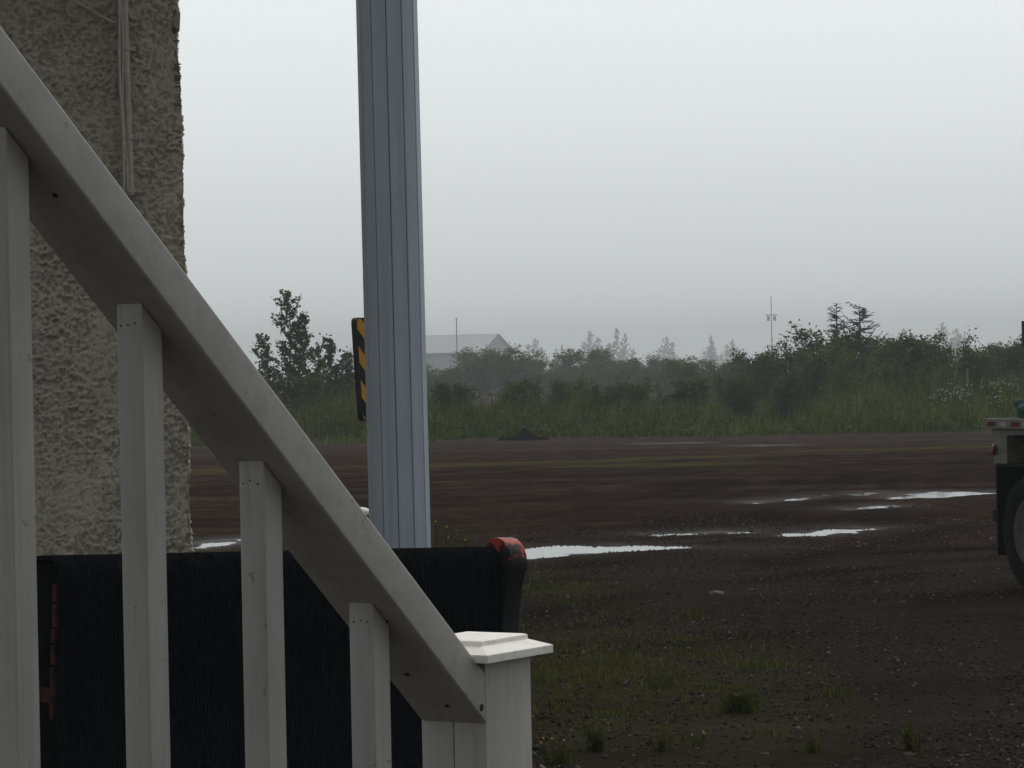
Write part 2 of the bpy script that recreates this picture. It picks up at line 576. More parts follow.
# ------------------------------------------------------------------ white stair railing
Z1 = 2.915
C1 = at(141.5, 302, Z1)
C3 = at(372.5, 602, Z1 * 1.112)
st = C3 - C1
run = Vector((st.x, st.y, 0)).normalized()
PHI = R(56.5)
run = Vector((math.cos(PHI), math.sin(PHI), 0))
wv = Vector((math.sin(PHI), -math.cos(PHI), 0))
sl = st.z / (st.dot(run))        # dz per metre of run (negative)
PITCHB = st.dot(run) / 2
skew = st.dot(wv) / st.dot(run)  # tiny
run = (run + wv * skew).normalized()
wv = Vector((run.y, -run.x, 0))
sl = st.z / st.dot(run); PITCHB = st.dot(run) / 2
TH = math.atan(-sl)
print('RAIL slope', math.degrees(TH), 'pitch', PITCHB, 'phi', math.degrees(math.atan2(run.y, run.x)))
BW = 0.032
O_ = C1 - wv * (BW / 2)


def rf(s_, w_, t_):
    return O_ + run * s_ + wv * w_ + Vector((0, 0, t_))


def proj(p):
    d = p - EYE
    z = d.dot(fwd)
    return 512 + F * d.dot(rt) / z, 384 - F * d.dot(up) / z, z


lo, hi = 0.3, 1.2
for _ in range(40):
    md = (lo + hi) / 2
    if proj(rf(md, 0.0445, sl * md))[0] < 487: lo = md
    else: hi = md
SN = lo
print('NEWEL s', SN, proj(rf(SN, 0.0445, sl * SN)))
nb = rf(SN + 0.0445, 0, 0); nb.z = 0
rail_root = thing('stair_railing', 'white painted wooden stair railing sloping down across the left side', 'railing', nb)
RT = 0.0445 / math.cos(TH)
s0 = -0.95
m = MB()
c = []
for w_ in (-0.0445, 0.0445):
    pass
m.hexa([rf(s0, -.0445, sl * s0), rf(SN - .0005, -.0445, sl * SN), rf(SN - .0005, .0445, sl * SN), rf(s0, .0445, sl * s0),
        rf(s0, -.0445, sl * s0 + RT), rf(SN - .0005, -.0445, sl * SN + RT), rf(SN - .0005, .0445, sl * SN + RT), rf(s0, .0445, sl * s0 + RT)])
m.build('handrail', M['paint_rail'], rail_root, nb, bevel=0.004, seg=3, smooth='angle')
# lower rail (below the frame) that carries the balusters
m = MB()
D_ = 0.82
m.hexa([rf(s0, -.03, sl * s0 - D_ - .05), rf(SN - .001, -.03, sl * SN - D_ - .05), rf(SN - .001, .03, sl * SN - D_ - .05), rf(s0, .03, sl * s0 - D_ - .05),
        rf(s0, -.03, sl * s0 - D_), rf(SN - .001, -.03, sl * SN - D_), rf(SN - .001, .03, sl * SN - D_), rf(s0, .03, sl * s0 - D_)])
m.build('lower_rail', M['paint_rail'], rail_root, nb, bevel=0.003)
for i in (-1, 0, 1, 2):
    s1 = i * PITCHB; s2 = s1 + BW; h = BW / 2; g = 0.0006
    m = MB()
    m.hexa([rf(s1, -h, sl * s1 - D_ + .001), rf(s2, -h, sl * s2 - D_ + .001), rf(s2, h, sl * s2 - D_ + .001), rf(s1, h, sl * s1 - D_ + .001),
            rf(s1, -h, sl * s1 - g), rf(s2, -h, sl * s2 - g), rf(s2, h, sl * s2 - g), rf(s1, h, sl * s1 - g)])
    bl = m.build('baluster', M['paint_post'], rail_root, nb, bevel=0.0028, seg=3, smooth='angle')
    for k in range(3):      # nail heads on the up-stair face
        nw = -h + BW * (0.2 + 0.28 * k) + random.uniform(-.001, .001)
        q = rf(s1 + .0004, nw, sl * s1 - .022 - random.uniform(-.002, .003))
        m2 = MB(); m2.lathe([(0.0, 0), (0.0011, .0002), (0.0009, .001)], q, 8, -run)
        m2.build('nail', M['dark_hole'], bl, nb)
for (s_, w_, d_) in ((SN - .028, 0.01, 1), (SN - .075, -.012, 1), (-.12, .012, 1), (-0.17, -0.022, 1)):
    q = rf(s_, w_, sl * s_ - .0006); 
    m2 = MB(); m2.lathe([(0.0, 0), (0.0032, .0004), (0.0026, .0016)], q, 8, Vector((0, 0, -1)) * math.cos(TH) - run * math.sin(TH))
    m2.build('screw_head', M['dark_hole'], rail_root, nb)
for (s_, w_, r_) in ((-.185, .004, .005), (.22, -.018, .003), (.41, .015, .0035)):
    q = rf(s_, w_, sl * s_ - .0005)
    m2 = MB(); m2.lathe([(0.0, 0), (r_, .0003), (r_ * .6, .0008)], q, 9, Vector((0, 0, -1)) * math.cos(TH) - run * math.sin(TH))
    m2.build('knot', M['dark_hole'], rail_root, nb)
q = rf(SN - .011, .0448, sl * SN + .020)
m2 = MB(); m2.lathe([(0.0, 0), (0.0042, .0003), (0.003, .0008)], q, 10, wv)
m2.build('screw_head', M['dark_hole'], rail_root, nb)
# newel post
capz = at(484, 662, proj(rf(SN, .0445, 0))[2]).z
m = MB()
zt = capz - O_.z
m.box(SN, SN + .098, -.0445, -.0012, -O_.z, zt, 0, rf)
m.box(SN, SN + .098, -.0004, .0435, -O_.z, zt, 0, rf)
newel = m.build('newel_post', M['paint_post'], rail_root, nb, bevel=0.0022, seg=2, smooth='angle')
# cap: slab, bevelled shoulder, raised plate
m = MB()
sc_ = SN + .0475; ov = 0.071


def ring(hw, t):
    return [rf(sc_ - hw, -hw + .006, t), rf(sc_ + hw, -hw + .006, t), rf(sc_ + hw, hw - .009, t), rf(sc_ - hw, hw - .009, t)]


levels = [(ov - .012, zt), (ov, zt + .0005), (ov, zt + .0098), (ov - .021, zt + .0178), (ov - .0213, zt + .0228), (ov - .026, zt + .0243)]
vv = [p for hw, t in levels for p in ring(hw, t)]
ff = [(3, 2, 1, 0)] + [(4 * i + k, 4 * i + (k + 1) % 4, 4 * i + 4 + (k + 1) % 4, 4 * i + 4 + k) for i in range(len(levels) - 1) for k in range(4)]
L_ = 4 * (len(levels) - 1)
ff.append((L_, L_ + 1, L_ + 2, L_ + 3))
m.add(vv, ff)
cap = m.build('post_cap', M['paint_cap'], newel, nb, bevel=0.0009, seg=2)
cap['label'] = 'sky-lit white bevelled post cap'
for (a, b) in ((-.012, -.03), (.028, .052)):
    m2 = MB(); tt = zt + (.0243 if abs(b) < .04 else .0155)
    m2.lathe([(0.0, -.002), (0.0035, -.001), (0.003, .0006), (0.001, .0012)], rf(sc_ + b, a, tt), 8)
    m2.build('screw_head', M['dark_hole'], cap, nb)

# ------------------------------------------------------------------ stucco building
ZW = 15.5
cor = at(189, 500, ZW)
xc, yw = cor.x, cor.y
BA = R(11)
bld = thing('stucco_building', 'building corner with rough beige stucco wall behind the railing', 'building', (xc, yw, 0), BA)
bo = Vector((xc, yw, 0))
BM = Matrix.Rotation(-BA, 3, 'Z')
BNRM = Vector((math.sin(BA), -math.cos(BA), 0))


def wl(px, py, off):
    # point `off` metres in front of the wall face seen at a pixel, in the wall's own frame
    d = ray(px, py)
    t = ((bo + BNRM * off) - EYE).dot(BNRM) / d.dot(BNRM)
    p = EYE + d * t - bo
    return BM @ p + bo


U0, DEP = -1.15, 0.4     # fine patch: front from xc-1.15 to the corner, then back along the side
du = 0.0058
us = np.arange(U0, DEP, du); zs = np.arange(0.72, 4.2, du)
U, Zz = np.meshgrid(us, zs)
wu = U + .05 * fbm(U * 12, Zz * 12, 3, 62); wz = Zz + .05 * fbm(U * 12, Zz * 12, 3, 63)
rid = np.abs(fbm(wu * 24, wz * 24, 3, 61, 0.5)); rid2 = np.abs(fbm(wu * 44 + 4, wz * 38, 3, 71, .55))
rel = np.clip(1 - rid * 7, 0, 1) * 0.55 + np.clip(1 - rid2 * 6, 0, 1) * .5 + np.clip(fbm(U * 55, Zz * 55, 2, 72) * 1.2, -.2, .5) + 0.5 * fbm(U * 3, Zz * 3, 3, 81)
rel = np.clip(rel, -.1, 1.3)
ptch = np.clip(fbm(U * 3.2, Zz * 3.2, 4, 92) * 3 + .55, .12, 1.15)
nse = rel * 0.020 * (.25 + .8 * ptch) + .008 * fbm(U * 5, Zz * 5, 3, 93)
lean = (Zz - 1.0) * 0.0022 * -1
rad = 0.025
front = U < 0
px_ = np.where(front, xc + U, xc + nse * 1.0)
py_ = np.where(front, yw - nse, yw + U)
edge = np.exp(-np.abs(U) / 0.03)
brk = np.clip(Zz - 3.45, 0, 1) * 0.12 * np.clip(vnoise(U * 0 + 3.3, Zz * 9, 5) * 2 - .4, 0, 1)
px_ = px_ + np.where(front, edge * nse * 0.9, 0) + lean - edge * brk - (U > -.05) * 0.35 * brk
py_ = py_ + np.where(front, edge * rad * .6, 0)
me2 = bpy.data.meshes.new('wall')
V = np.stack([px_.ravel() - bo.x, py_.ravel() - bo.y, Zz.ravel()], 1)
idx = np.arange(U.size).reshape(U.shape)
Q = np.stack([idx[:-1, :-1], idx[:-1, 1:], idx[1:, 1:], idx[1:, :-1]], -1).reshape(-1, 4)
me2.vertices.add(len(V)); me2.vertices.foreach_set('co', V.ravel())
me2.loops.add(Q.size); me2.loops.foreach_set('vertex_index', Q.ravel())
me2.polygons.add(len(Q)); me2.polygons.foreach_set('loop_start', np.arange(0, Q.size, 4)); me2.polygons.foreach_set('loop_total', np.full(len(Q), 4))
me2.update(); me2.validate(); me2.polygons.foreach_set('use_smooth', [True] * len(Q))
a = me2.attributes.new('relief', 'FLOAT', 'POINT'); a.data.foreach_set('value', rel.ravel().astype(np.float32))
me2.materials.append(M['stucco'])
ow = bpy.data.objects.new('wall', me2); COL.objects.link(ow); ow.parent = bld
m = MB(); m.box(xc - 9, xc - 0.05, yw + .02, yw + 7, 0, 4.44)
m.build('inner_wall', M['stucco'], bld, bo)
m = MB(); m.box(xc - 9.3, xc - .12, yw - .9, yw + 7.3, 4.46, 4.62)
m.build('roof', M['soffit'], bld, bo, bevel=0.01)
# conduit with cables
cx = at(127, 100, ZW - .06)


def wpt(px, py, off):
    return wl(px, py, off)


m = MB(); m.tube([wpt(123.2, -60, .06), wpt(125, 20, .06), wpt(128, 110, .06), wpt(131, 195, .06)], 0.0175, 12)
cnd = m.build('conduit', M['pvc'], bld, bo, smooth='angle')
for yy in (48, 137, 190):
    m = MB(); p = wpt(124.5 + yy * .033, yy, .062)
    m.tube([p - Vector((0, 0, .012)), p + Vector((0, 0, .012))], 0.0225, 12)
    m.box(p.x - .05, p.x + .05, p.y + .018, p.y + .03, p.z - .012, p.z + .012)
    m.build('strap', M['pvc'], cnd, bo, smooth='angle')
for k, (ofs, amp) in enumerate(((-3.6, 1.0), (-6.0, .8))):
    m = MB()
    pts = [wpt(124 + yy * .033 + ofs + amp * math.sin(yy * .045 + k * 1.4), yy, .075 + .012 * k) for yy in range(-60, 200, 8)]
    m.tube(pts, 0.0072, 8); m.build('cable', M['cable'], bld, bo, smooth=True)
m = MB(); m.tube([wpt(60, -12, .06), wpt(76, 2, .06), wpt(92, 11, .06), wpt(104, 18, .06), wpt(113, 22.5, .065), wpt(121, 22, .07)], 0.0075, 8)
m.build('cable', M['cable'], bld, bo, smooth=True)
# chipped flake and bits of lath on the broken corner
ch = wl(178, 21, .03)
m = MB(); m.add([ch + Vector(p) for p in ((-.022, 0, -.03), (.008, 0, -.055), (.014, 0, .045), (-.002, 0, .058), (-.026, .0, .01), (-.018, .05, -.02), (.006, .05, -.05), (.01, .05, .04), (0, .05, .05), (-.02, .05, .01))],
            [(0, 1, 2, 3, 4), (9, 8, 7, 6, 5), (0, 5, 6, 1), (1, 6, 7, 2), (2, 7, 8, 3), (3, 8, 9, 4), (4, 9, 5, 0)])
m.build('stucco_chip', M['stucco'], bld, bo, bevel=.004)
m = MB()
for k in range(26):
    yy = random.uniform(-4, 120)
    p = wl(177.8 + (yy > 60) * 1.6 + yy * .016 + random.uniform(-1.0, .4), yy, .004)
    r_ = random.uniform(.0015, .0035)
    m.box(p.x - .03, p.x + r_, p.y - r_ * .5, p.y + r_, p.z - r_, p.z + r_)
m.build('metal_lath', M['wire'], bld, bo)['kind'] = 'stuff'

# ------------------------------------------------------------------ ribbed grey column
ZC = 15.2
cb = at(400.5, 552, ZC)
ct = at(386.5, 0, ZC)
zt = ct.z - cb.z
dirv = (ct - cb) / zt
base = cb + dirv * (0 - cb.z)
colr = thing('support_column', 'tall grey metal column with vertical grooves behind the railing', 'column', base)
NF = 12; RC = 0.155; a0 = -math.pi / 2
m = MB()
prof = []
for k in range(NF):
    th = a0 + 2 * math.pi * k / NF + math.atan2(base.x, base.y) * -1 * 0 
    g = 0.0022 / RC * 1.3
    for d_, rr in ((-2.2 * g, RC), (-g, RC - .002), (-g * .6, RC - .007), (g * .6, RC - .007), (g, RC - .002), (2.2 * g, RC)):
        prof.append((th + d_, rr, abs(d_) <= g * .6 + 1e-9))
n = len(prof)
zl = [0, 7.2]
top0 = len(m.v)
for z in zl:
    for th, rr, _ in prof:
        m.v.append((base.x + dirv.x * z + rr * math.cos(th), base.y + dirv.y * z + rr * math.sin(th), z))
for k in range(n):
    k2 = (k + 1) % n
    m.f.append((k, k2, n + k2, n + k)); m.m.append(1 if prof[k][2] and prof[k2][2] else 0)
m.f.append(tuple(range(n, 2 * n))); m.m.append(0)
m.build('cladding', [M['column'], M['groove']], colr, base)
m = MB(); m.box(-.26, .26, -.26, .26, 0, .10)
m.build('footing', plain('concrete', (0.3, 0.29, 0.27), .9), colr, bevel=.01)
m = MB(); m.box(-.3, .3, -.3, .3, 7.2, 7.3)
o = m.build('top_plate', M['column'], colr, bevel=.01); o.location = (dirv.x * 7.2, dirv.y * 7.2, 0)

# ------------------------------------------------------------------ hazard sign on its post, behind the column
ZS = 24.0
ytop = 317.5; ybot = 421.0
sb = at(372, 600, ZS); sb.z = 0
sign = thing('hazard_sign', 'narrow yellow and black diagonal striped marker sign half behind the grey column', 'sign', sb)


def sign_mat():
    n = NT('striped_sign_face')
    sep = n.n('ShaderNodeSeparateXYZ'); n.l(n.tc.outputs['UV'], sep.inputs[0])
    v = n.math('ADD', sep.outputs[1], n.math('MULTIPLY', sep.outputs[0], 0.9))
    fr = n.math('FRACT', n.math('ADD', n.math('MULTIPLY', v, 3.7), 0.28))
    n.col(n.ramp(n.math('ADD', fr, n.math('MULTIPLY', n.noise(60), .02)), [(0.5, (0.50, 0.235, 0.012)), (0.52, (0.006, 0.006, 0.006))])); n.set(0.6, 0.1)
    return n.m


psi = R(-58)
fx = Vector((math.cos(psi) * -1, -math.sin(psi) * -1 * -1, 0))
sa = Vector((math.cos(R(60)), math.sin(R(60)), 0))         # board runs to the right and away
sn = Vector((math.sin(R(60)), -math.cos(R(60)), 0))        # its face normal, towards the camera and right
TL = at(355.5, ytop, ZS); BL = at(362.5, ybot, ZS)
up_s = (TL - BL); hs = up_s.length; up_s.normalize()
W_ = 0.30
m = MB(); c = 0.045
out = []
for (cx_, cy_, a1) in ((W_ - c, hs - c, 0), (c, hs - c, 90), (c, c, 180), (W_ - c, c, 270)):
    for k in range(5):
        t = R(a1 + k * 22.5); out.append((cx_ + c * math.cos(t), cy_ + c * math.sin(t)))
th_ = 0.045
fv = [BL + sa * x + up_s * y for x, y in out]; bv = [p - sn * th_ for p in fv]
N_ = len(fv)
m.add(fv + bv, [tuple(range(N_ - 1, -1, -1))] + [tuple(range(N_, 2 * N_))] + [(i, (i + 1) % N_, N_ + (i + 1) % N_, N_ + i) for i in range(N_)])
m.m[0] = 0
m.build('sign_board', M['black_steel'], sign, sb, bevel=0.0)
m = MB(); in_ = 0.012
fv = [BL + sa * (in_ + x * (W_ - 2 * in_) / W_) + up_s * (in_ + y * (hs - 2 * in_) / hs) + sn * .003 for x, y in out]
bv = [p - sn * .0025 for p in fv]
m.add(fv + bv, [tuple(range(N_ - 1, -1, -1))] + [tuple(range(N_, 2 * N_))] + [(i, (i + 1) % N_, N_ + (i + 1) % N_, N_ + i) for i in range(N_)])
fo = m.build('striped_face', sign_mat(), sign, sb)
uvl = fo.data.uv_layers.new(name='UVMap')
bl_l = BL - sb
for lp in fo.data.loops:
    d = fo.data.vertices[lp.vertex_index].co - bl_l
    uvl.data[lp.index].uv = (d.dot(sa), d.dot(up_s))
m = MB(); mid_ = BL + sa * .272 - sn * (th_ + .03)
m.tube([Vector((mid_.x + up_s.x * -1.6, mid_.y + up_s.y * -1.6, -0.1)), mid_ + up_s * (hs - .05)], 0.024, 10)
m.build('post', M['column'], sign, sb, smooth='angle')

# small bollard peeping out left of the column
ZB = 22.0
tb = at(360, 507, ZB)
bol = thing('bollard', 'white domed bollard with a rust brown ring left of the grey column', 'bollard', (tb.x, tb.y, 0))
m = MB(); m.lathe([(.07, -.05), (.07, tb.z - .10)], (0, 0, 0), 24); m.build('post', plain('white_bollard_paint', (.5, .48, .42), .6), bol, smooth='angle')
m = MB(); m.lathe([(.072, tb.z - .099), (.082, tb.z - .095), (.082, tb.z - .062), (.075, tb.z - .058)], (0, 0, 0), 24); m.build('ring', plain('rust_ring', (.12, .045, .03), .7), bol, smooth='angle')
m = MB(); m.lathe([(.086, tb.z - .057), (.086, tb.z - .047)] + [(.086 * math.cos(R(a_)), tb.z - .047 + .047 * math.sin(R(a_))) for a_ in range(10, 90, 10)], (0, 0, 0), 24)
m.build('dome', plain('dome_white', (.66, .66, .68), .4), bol, smooth='angle')

# ------------------------------------------------------------------ black ribbed plow blade
psi = R(36)
bl0 = at(58, 620, 12.6)
ba = Vector((math.cos(psi), math.sin(psi), 0)); bn = Vector((math.sin(psi), -math.cos(psi), 0))
ZL = zof(556.5, 50, 12.6)
lo, hi = 1, 4
b00 = Vector((bl0.x, bl0.y, 0))
for _ in range(40):
    md = (lo + hi) / 2
    if proj(b00 + ba * md + Vector((0, 0, 1)))[0] < 503: lo = md
    else: hi = md
LB = lo
ZRr = proj(b00 + ba * LB)[2]
zr = zof(547.5, 488, ZRr)
print('BLADE len', LB, 'z left', ZL, 'right', zr)
blade = thing('plow_blade', 'black ribbed plow blade with red flaking paint at its rounded end behind the railing', 'plow blade', b00, psi)
tilt = (zr - ZL) / LB
# profile in (u = towards camera, z)
zt_ = ZL
arc = [(-.30, zt_ - .035), (-.22, zt_ - .012), (-.14, zt_ - .001), (-.06, zt_)]
rc = .085
arc += [(-.06 + rc * math.sin(R(t)), zt_ - rc + rc * math.cos(R(t))) for t in (20, 40, 60, 80, 95)]
arc += [(.018, zt_ - .20), (.002, zt_ - .33), (-.018, zt_ - .5), (-.025, zt_ - .65), (-.015, zt_ - .82), (.02, .18), (.07, .04)]


def bf(s_, u_, z_):
    return (s_, -u_, z_ + tilt * s_)


def skin(x0, x1, prof, th):
    m = MB(); nseg = 60 if x1 - x0 > .5 else 2
    n = len(prof)
    inner = []
    for i, (u, z) in enumerate(prof):
        a = Vector(prof[max(i - 1, 0)]); b = Vector(prof[min(i + 1, n - 1)])
        t = (b - a).normalized(); nn = Vector((-t.y, t.x))   # left normal
        inner.append((u - nn.x * th, z - nn.y * th))
    sx = [x0 + (x1 - x0) * k / nseg for k in range(nseg + 1)]
    for s_ in sx:
        for u, z in prof: m.v.append(bf(s_, u, z))
        for u, z in inner: m.v.append(bf(s_, u, z))
    W = 2 * n
    for k in range(nseg):
        a = k * W; b = a + W
        for i in range(n - 1):
            m.f.append((a + i, a + i + 1, b + i + 1, b + i)); m.f.append((a + n + i + 1, a + n + i, b + n + i, b + n + i + 1))
        m.f.append((a, b, b + n, a + n)); m.f.append((a + n - 1, a + 2 * n - 1, b + 2 * n - 1, b + n - 1))
    for a, rev in ((0, 0), (nseg * W, 1)):
        for i in range(n - 1):
            q = (a + i, a + n + i, a + n + i + 1, a + i + 1); m.f.append(q if not rev else q[::-1])
    m.m = [0] * len(m.f)
    return m


# left normal must point outwards: flip check done by sign
prof_o = arc
mm = skin(0.0, LB - .03, prof_o, 0.018)
mm.build('ribbed_skin', M['rubber'], blade, smooth='angle')
# back plate and braces
m = MB(); m.hexa([bf(.02, -.27, .05 - tilt * .02), bf(LB - .05, -.27, .05 - tilt * (LB - .05)), bf(LB - .05, -.295, .05 - tilt * (LB - .05)), bf(.02, -.295, .05 - tilt * .02), bf(.02, -.27, ZL - .05), bf(LB - .05, -.27, ZL - .05), bf(LB - .05, -.295, ZL - .05), bf(.02, -.295, ZL - .05)]); m.build('back_plate', M['black_steel'], blade)
for s_ in (.5, LB * .5, LB - .6):
    m = MB(); m.box(s_, s_ + .02, .03, .27, .12, ZL - .25); m.build('brace', M['black_steel'], blade)
# left edge strip: red painted tabs along the open end
zz = ZL - .12
k = 0
while zz > .45:
    hgt = random.uniform(.055, .12)
    u_ = np.interp(-zz, [-p[1] for p in arc[8:]], [p[0] for p in arc[8:]]) - .022
    m = MB(); m.box(-.012, .012, -u_ - .002, -u_ + .028, zz - hgt, zz)
    m.build('edge_tab', M['red_edge'], blade, bevel=.003)
    zz -= hgt + random.uniform(.008, .02)
m = MB(); m.box(-.02, .05, .05, .26, ZL - .62, ZL - .57); m.build('edge_bracket', M['red_edge'], blade, bevel=.004)
# right end plate: rounded head tapering to a narrow foot
hz_ = zr - tilt * LB
rh = .115
head = [(-.045 + rh * math.cos(R(a_)), hz_ - .07 + rh * math.sin(R(a_))) for a_ in range(-10, 200, 14)]
outl = head + [(-.09, hz_ - .2), (-.065, hz_ - .36), (-.06, hz_ - .55), (-.06, .1), (.06, .03), (.035, .2), (.0, hz_ - .62), (-.012, hz_ - .42), (.0, hz_ - .30), (.03, hz_ - .17)]
m = MB(); n = len(outl)
x0, x1 = LB - .012, LB + .082
vs = [bf(x0, u + .012, z) for u, z in outl] + [bf(x1, u + .012, z) for u, z in outl]
m.add(vs, [tuple(range(n)), tuple(range(2 * n - 1, n - 1, -1))] + [(i, (i + 1) % n, n + (i + 1) % n, n + i) for i in range(n)])
ep = m.build('end_plate', M['flaking'], blade, bevel=0.006, smooth='angle')
ep['label'] = 'rounded end plate with red paint showing through black'

# ------------------------------------------------------------------ flatbed truck
AL = R(-67)
ta = Vector((math.cos(AL), math.sin(AL), 0)); tn = Vector((-math.sin(AL), math.cos(AL), 0))   # forward, inward
zd = 1.40
d_ = ray(985.5, 420); Zk = 25.0
kc = at(985.5, 418.5, Zk); zd = kc.z
tk = Vector((kc.x, kc.y, 0))
truck = thing('flatbed_truck', 'flatbed truck rear with dark mudflap, big wheel and reflective side rail', 'truck', tk, AL)
TRK_LEN, TRK_W = 6.2, 2.4
wood = plain('weathered_deck_wood', (.16, .14, .12), .85, .3, 10)
steel = plain('dull_grey_steel', (.125, .118, .108), .6, .25, 12)
dark = plain('dark_chassis', (.010, .010, .011), .8, .3, 10, .1)
redt = plain('red_tape', (.11, .012, .01), .6, .4, 20, .1); whit = plain('white_tape', (.26, .26, .25), .5, .35)
green = plain('green_tarp', (.018, .075, .064), .8, .3, 15)
m = MB(); m.box(.02, TRK_LEN, .04, TRK_W, zd - .07, zd - .012); m.build('deck', wood, truck, bevel=.004)
m = MB(); m.box(0, TRK_LEN, 0, .035, zd - .085, zd); m.box(0, .035, .0355, TRK_W, zd - .085, zd); sr = m.build('side_rail', steel, truck, bevel=.004)
for i in range(14):
    s_ = .03 + i * .18
    m = MB(); m.box(s_, s_ + .12, -.004, -.001, zd - .064, zd - .026)
    m.build('reflective_tape', redt if i % 2 == 0 else whit, sr)
m = MB(); m.box(.05, TRK_LEN, .03, .09, zd - .135, zd - .0855); m.build('wood_sill', wood, truck, bevel=.006)
m = MB(); m.box(.04, .24, .05, .25, zd - .38, zd - .14); blk = m.build('rear_bracket', steel, truck, bevel=.008)
m = MB(); m.box(.09, .14, .251, TRK_W - .1, zd - .36, zd - .14); m.build('rear_beam', dark, truck, bevel=.008)
m = MB(); m.lathe([(.0, 0), (.048, .001), (.046, .012), (.02, .02)], (.05, .049, zd - .26), 18, (-.6, -.8, 0)); m.build('reflector', plain('red_reflector', (.22, .02, .02), .3), blk)
m = MB()
for b_ in (.75, 1.55): m.box(.2, TRK_LEN + 1.9, b_, b_ + .09, zd - .36, zd - .14)
m.build('chassis', dark, truck, bevel=.006)
RT_ = .487
gz_w = 0.0


def wheel(s_, b_, out, par, nm='wheel'):
    w = bpy.data.objects.new(nm, None); COL.objects.link(w); w.parent = par; w.location = (s_, b_, RT_); w.empty_display_size = .2
    ax = (0, -1 if out < 0 else 1, 0)
    m = MB(); m.lathe([(.29, -.09), (.30, -.115), (.36, -.13), (.43, -.128), (.468, -.112), (RT_, -.08), (RT_, .08), (.468, .112), (.43, .128), (.36, .13), (.30, .115), (.29, .09)], (0, 0, 0), 56, ax)
    for k in range(64):    # tread blocks
        t = 2 * math.pi * k / 64
        c_, s2 = math.cos(t), math.sin(t)
        for y0, y1 in ((-.1, -.03), (-.015, .015), (.03, .1)):
            e = .016
            m.hexa([(c_ * r_ - s2 * q, y_, s2 * r_ + c_ * q) for r_ in (RT_ - .008, RT_ + .006) for (q, y_) in ((-e, y0), (e, y0), (e, y1), (-e, y1))])
    m.build('tyre', M_tyre, w, smooth='angle')
    m = MB(); m.lathe([(.285, .118), (.30, .122), (.302, .112), (.280, .10), (.270, .04), (.262, -.07), (.2, -.095), (.13, -.10), (.125, -.03), (.09, .0), (.0001, .005)], (0, 0, 0), 48, ax)
    for k in range(8):
        t = 2 * math.pi * k / 8
        m.lathe([(.016, 0), (.016, .03), (.008, .034)], (.165 * math.cos(t), (-1 if out < 0 else 1) * -.098, .165 * math.sin(t)), 6, ax)
    m.build('rim', rimm, w, smooth='angle')
    return w


M_tyre = plain('tyre_rubber', (.010, .010, .010), .95, .3, 30, .08)
rimm = plain('dusty_white_rim', (.055, .05, .043), .75, .5, 7)
lo, hi = .3, 1.5
for _ in range(30):
    md = (lo + hi) / 2
    q_ = tk + ta * (md - .487) + tn * .05 + Vector((0, 0, .487))
    if proj(q_)[0] < 1002.5: lo = md
    else: hi = md
WS = lo
print('WS', WS)
for s_ in (WS, 5.0 + 1.6):
    wheel(s_, .16, -1, truck); wheel(s_, TRK_W - .16, 1, truck)
for ax_ in (WS, 6.6):
    m = MB(); m.tube([(ax_, .2, RT_), (ax_, TRK_W - .2, RT_)], .07, 12); m.build('axle', dark, truck)
m = MB(); m.box(.075, .10, .04, .60, .28, 1.02); mf = m.build('mudflap', dark, truck, bevel=.004)
m = MB(); m.box(.075, 1.25, .04, .60, 1.0205, 1.045); m.build('fender', dark, truck, bevel=.004)
m = MB(); m.box(.02, .0745, .04, .12, .56, .66); m.build('bracket', dark, mf, bevel=.004)
# rack over the deck (its beam ends at the frame edge)
rb = at(1021.5, 334, 25.0)
for b_ in (.85, 1.8):
    m = MB(); m.box(1.5, 1.58, b_, b_ + .08, zd - .011, 2.3); m.build('rack_post', dark, truck, bevel=.004)
lb = Matrix.Rotation(-AL, 3, 'Z') @ (rb - tk)
m = MB(); m.box(lb.x, lb.x + .10, lb.y, TRK_W, zof(346, 1022, 25), zof(321, 1022, 25)); m.box(lb.x + .1, 1.6, .86, .92, 2.1, 2.16); m.box(lb.x + .1, 1.6, 1.81, 1.87, 2.1, 2.16)
m.build('rack_beam', plain('dark_maroon_beam', (.025, .015, .02), .6), truck, bevel=.004)
# cab (outside the frame)
cabm = plain('white_cab_paint', (.5, .5, .5), .35, .05); gl = plain('dark_glass', (.02, .025, .03), .1)
m = MB(); 
pr = [(6.25, .75), (8.1, .75), (8.1, 1.5), (7.85, 1.65), (7.55, 2.45), (6.25, 2.5)]
m.add([(s_, .1, z) for s_, z in pr] + [(s_, TRK_W - .1, z) for s_, z in pr], [tuple(range(6)), tuple(range(11, 5, -1))] + [(i, (i + 1) % 6, 6 + (i + 1) % 6, 6 + i) for i in range(6)])
cab_ = m.build('cab', cabm, truck, bevel=.05)
m = MB(); m.box(6.6, 7.5, .09, .098, 1.6, 2.3); m.build('window', gl, cab_)
# rumpled tarp on the deck
tp = at(1019, 414, 25.15)
tarp = None
bm = bmesh.new(); bmesh.ops.create_icosphere(bm, subdivisions=4, radius=1)
for v in bm.verts:
    d = v.co.copy()
    k = 1 + .25 * (math.sin(d.x * 5 + d.z * 3) * math.cos(d.y * 6)) + .1 * math.sin(d.x * 13 + d.y * 9)
    v.co = Vector((d.x * .18 * k, d.y * .26 * k, max(d.z, -.55) * .125 * k))
mm = bpy.data.meshes.new('tarp_bundle'); bm.to_mesh(mm); bm.free(); mm.materials.append(green)
mm.polygons.foreach_set('use_smooth', [True] * len(mm.polygons))
tarp = bpy.data.objects.new('tarp_bundle', mm); COL.objects.link(tarp)
q = tk + ta * .30 + tn * .36
tarp.location = (q.x, q.y, zd + .058); tarp.rotation_euler = (0, 0, .4)
tag(tarp, 'rumpled green tarp bundle lying on the flatbed deck', 'tarp')
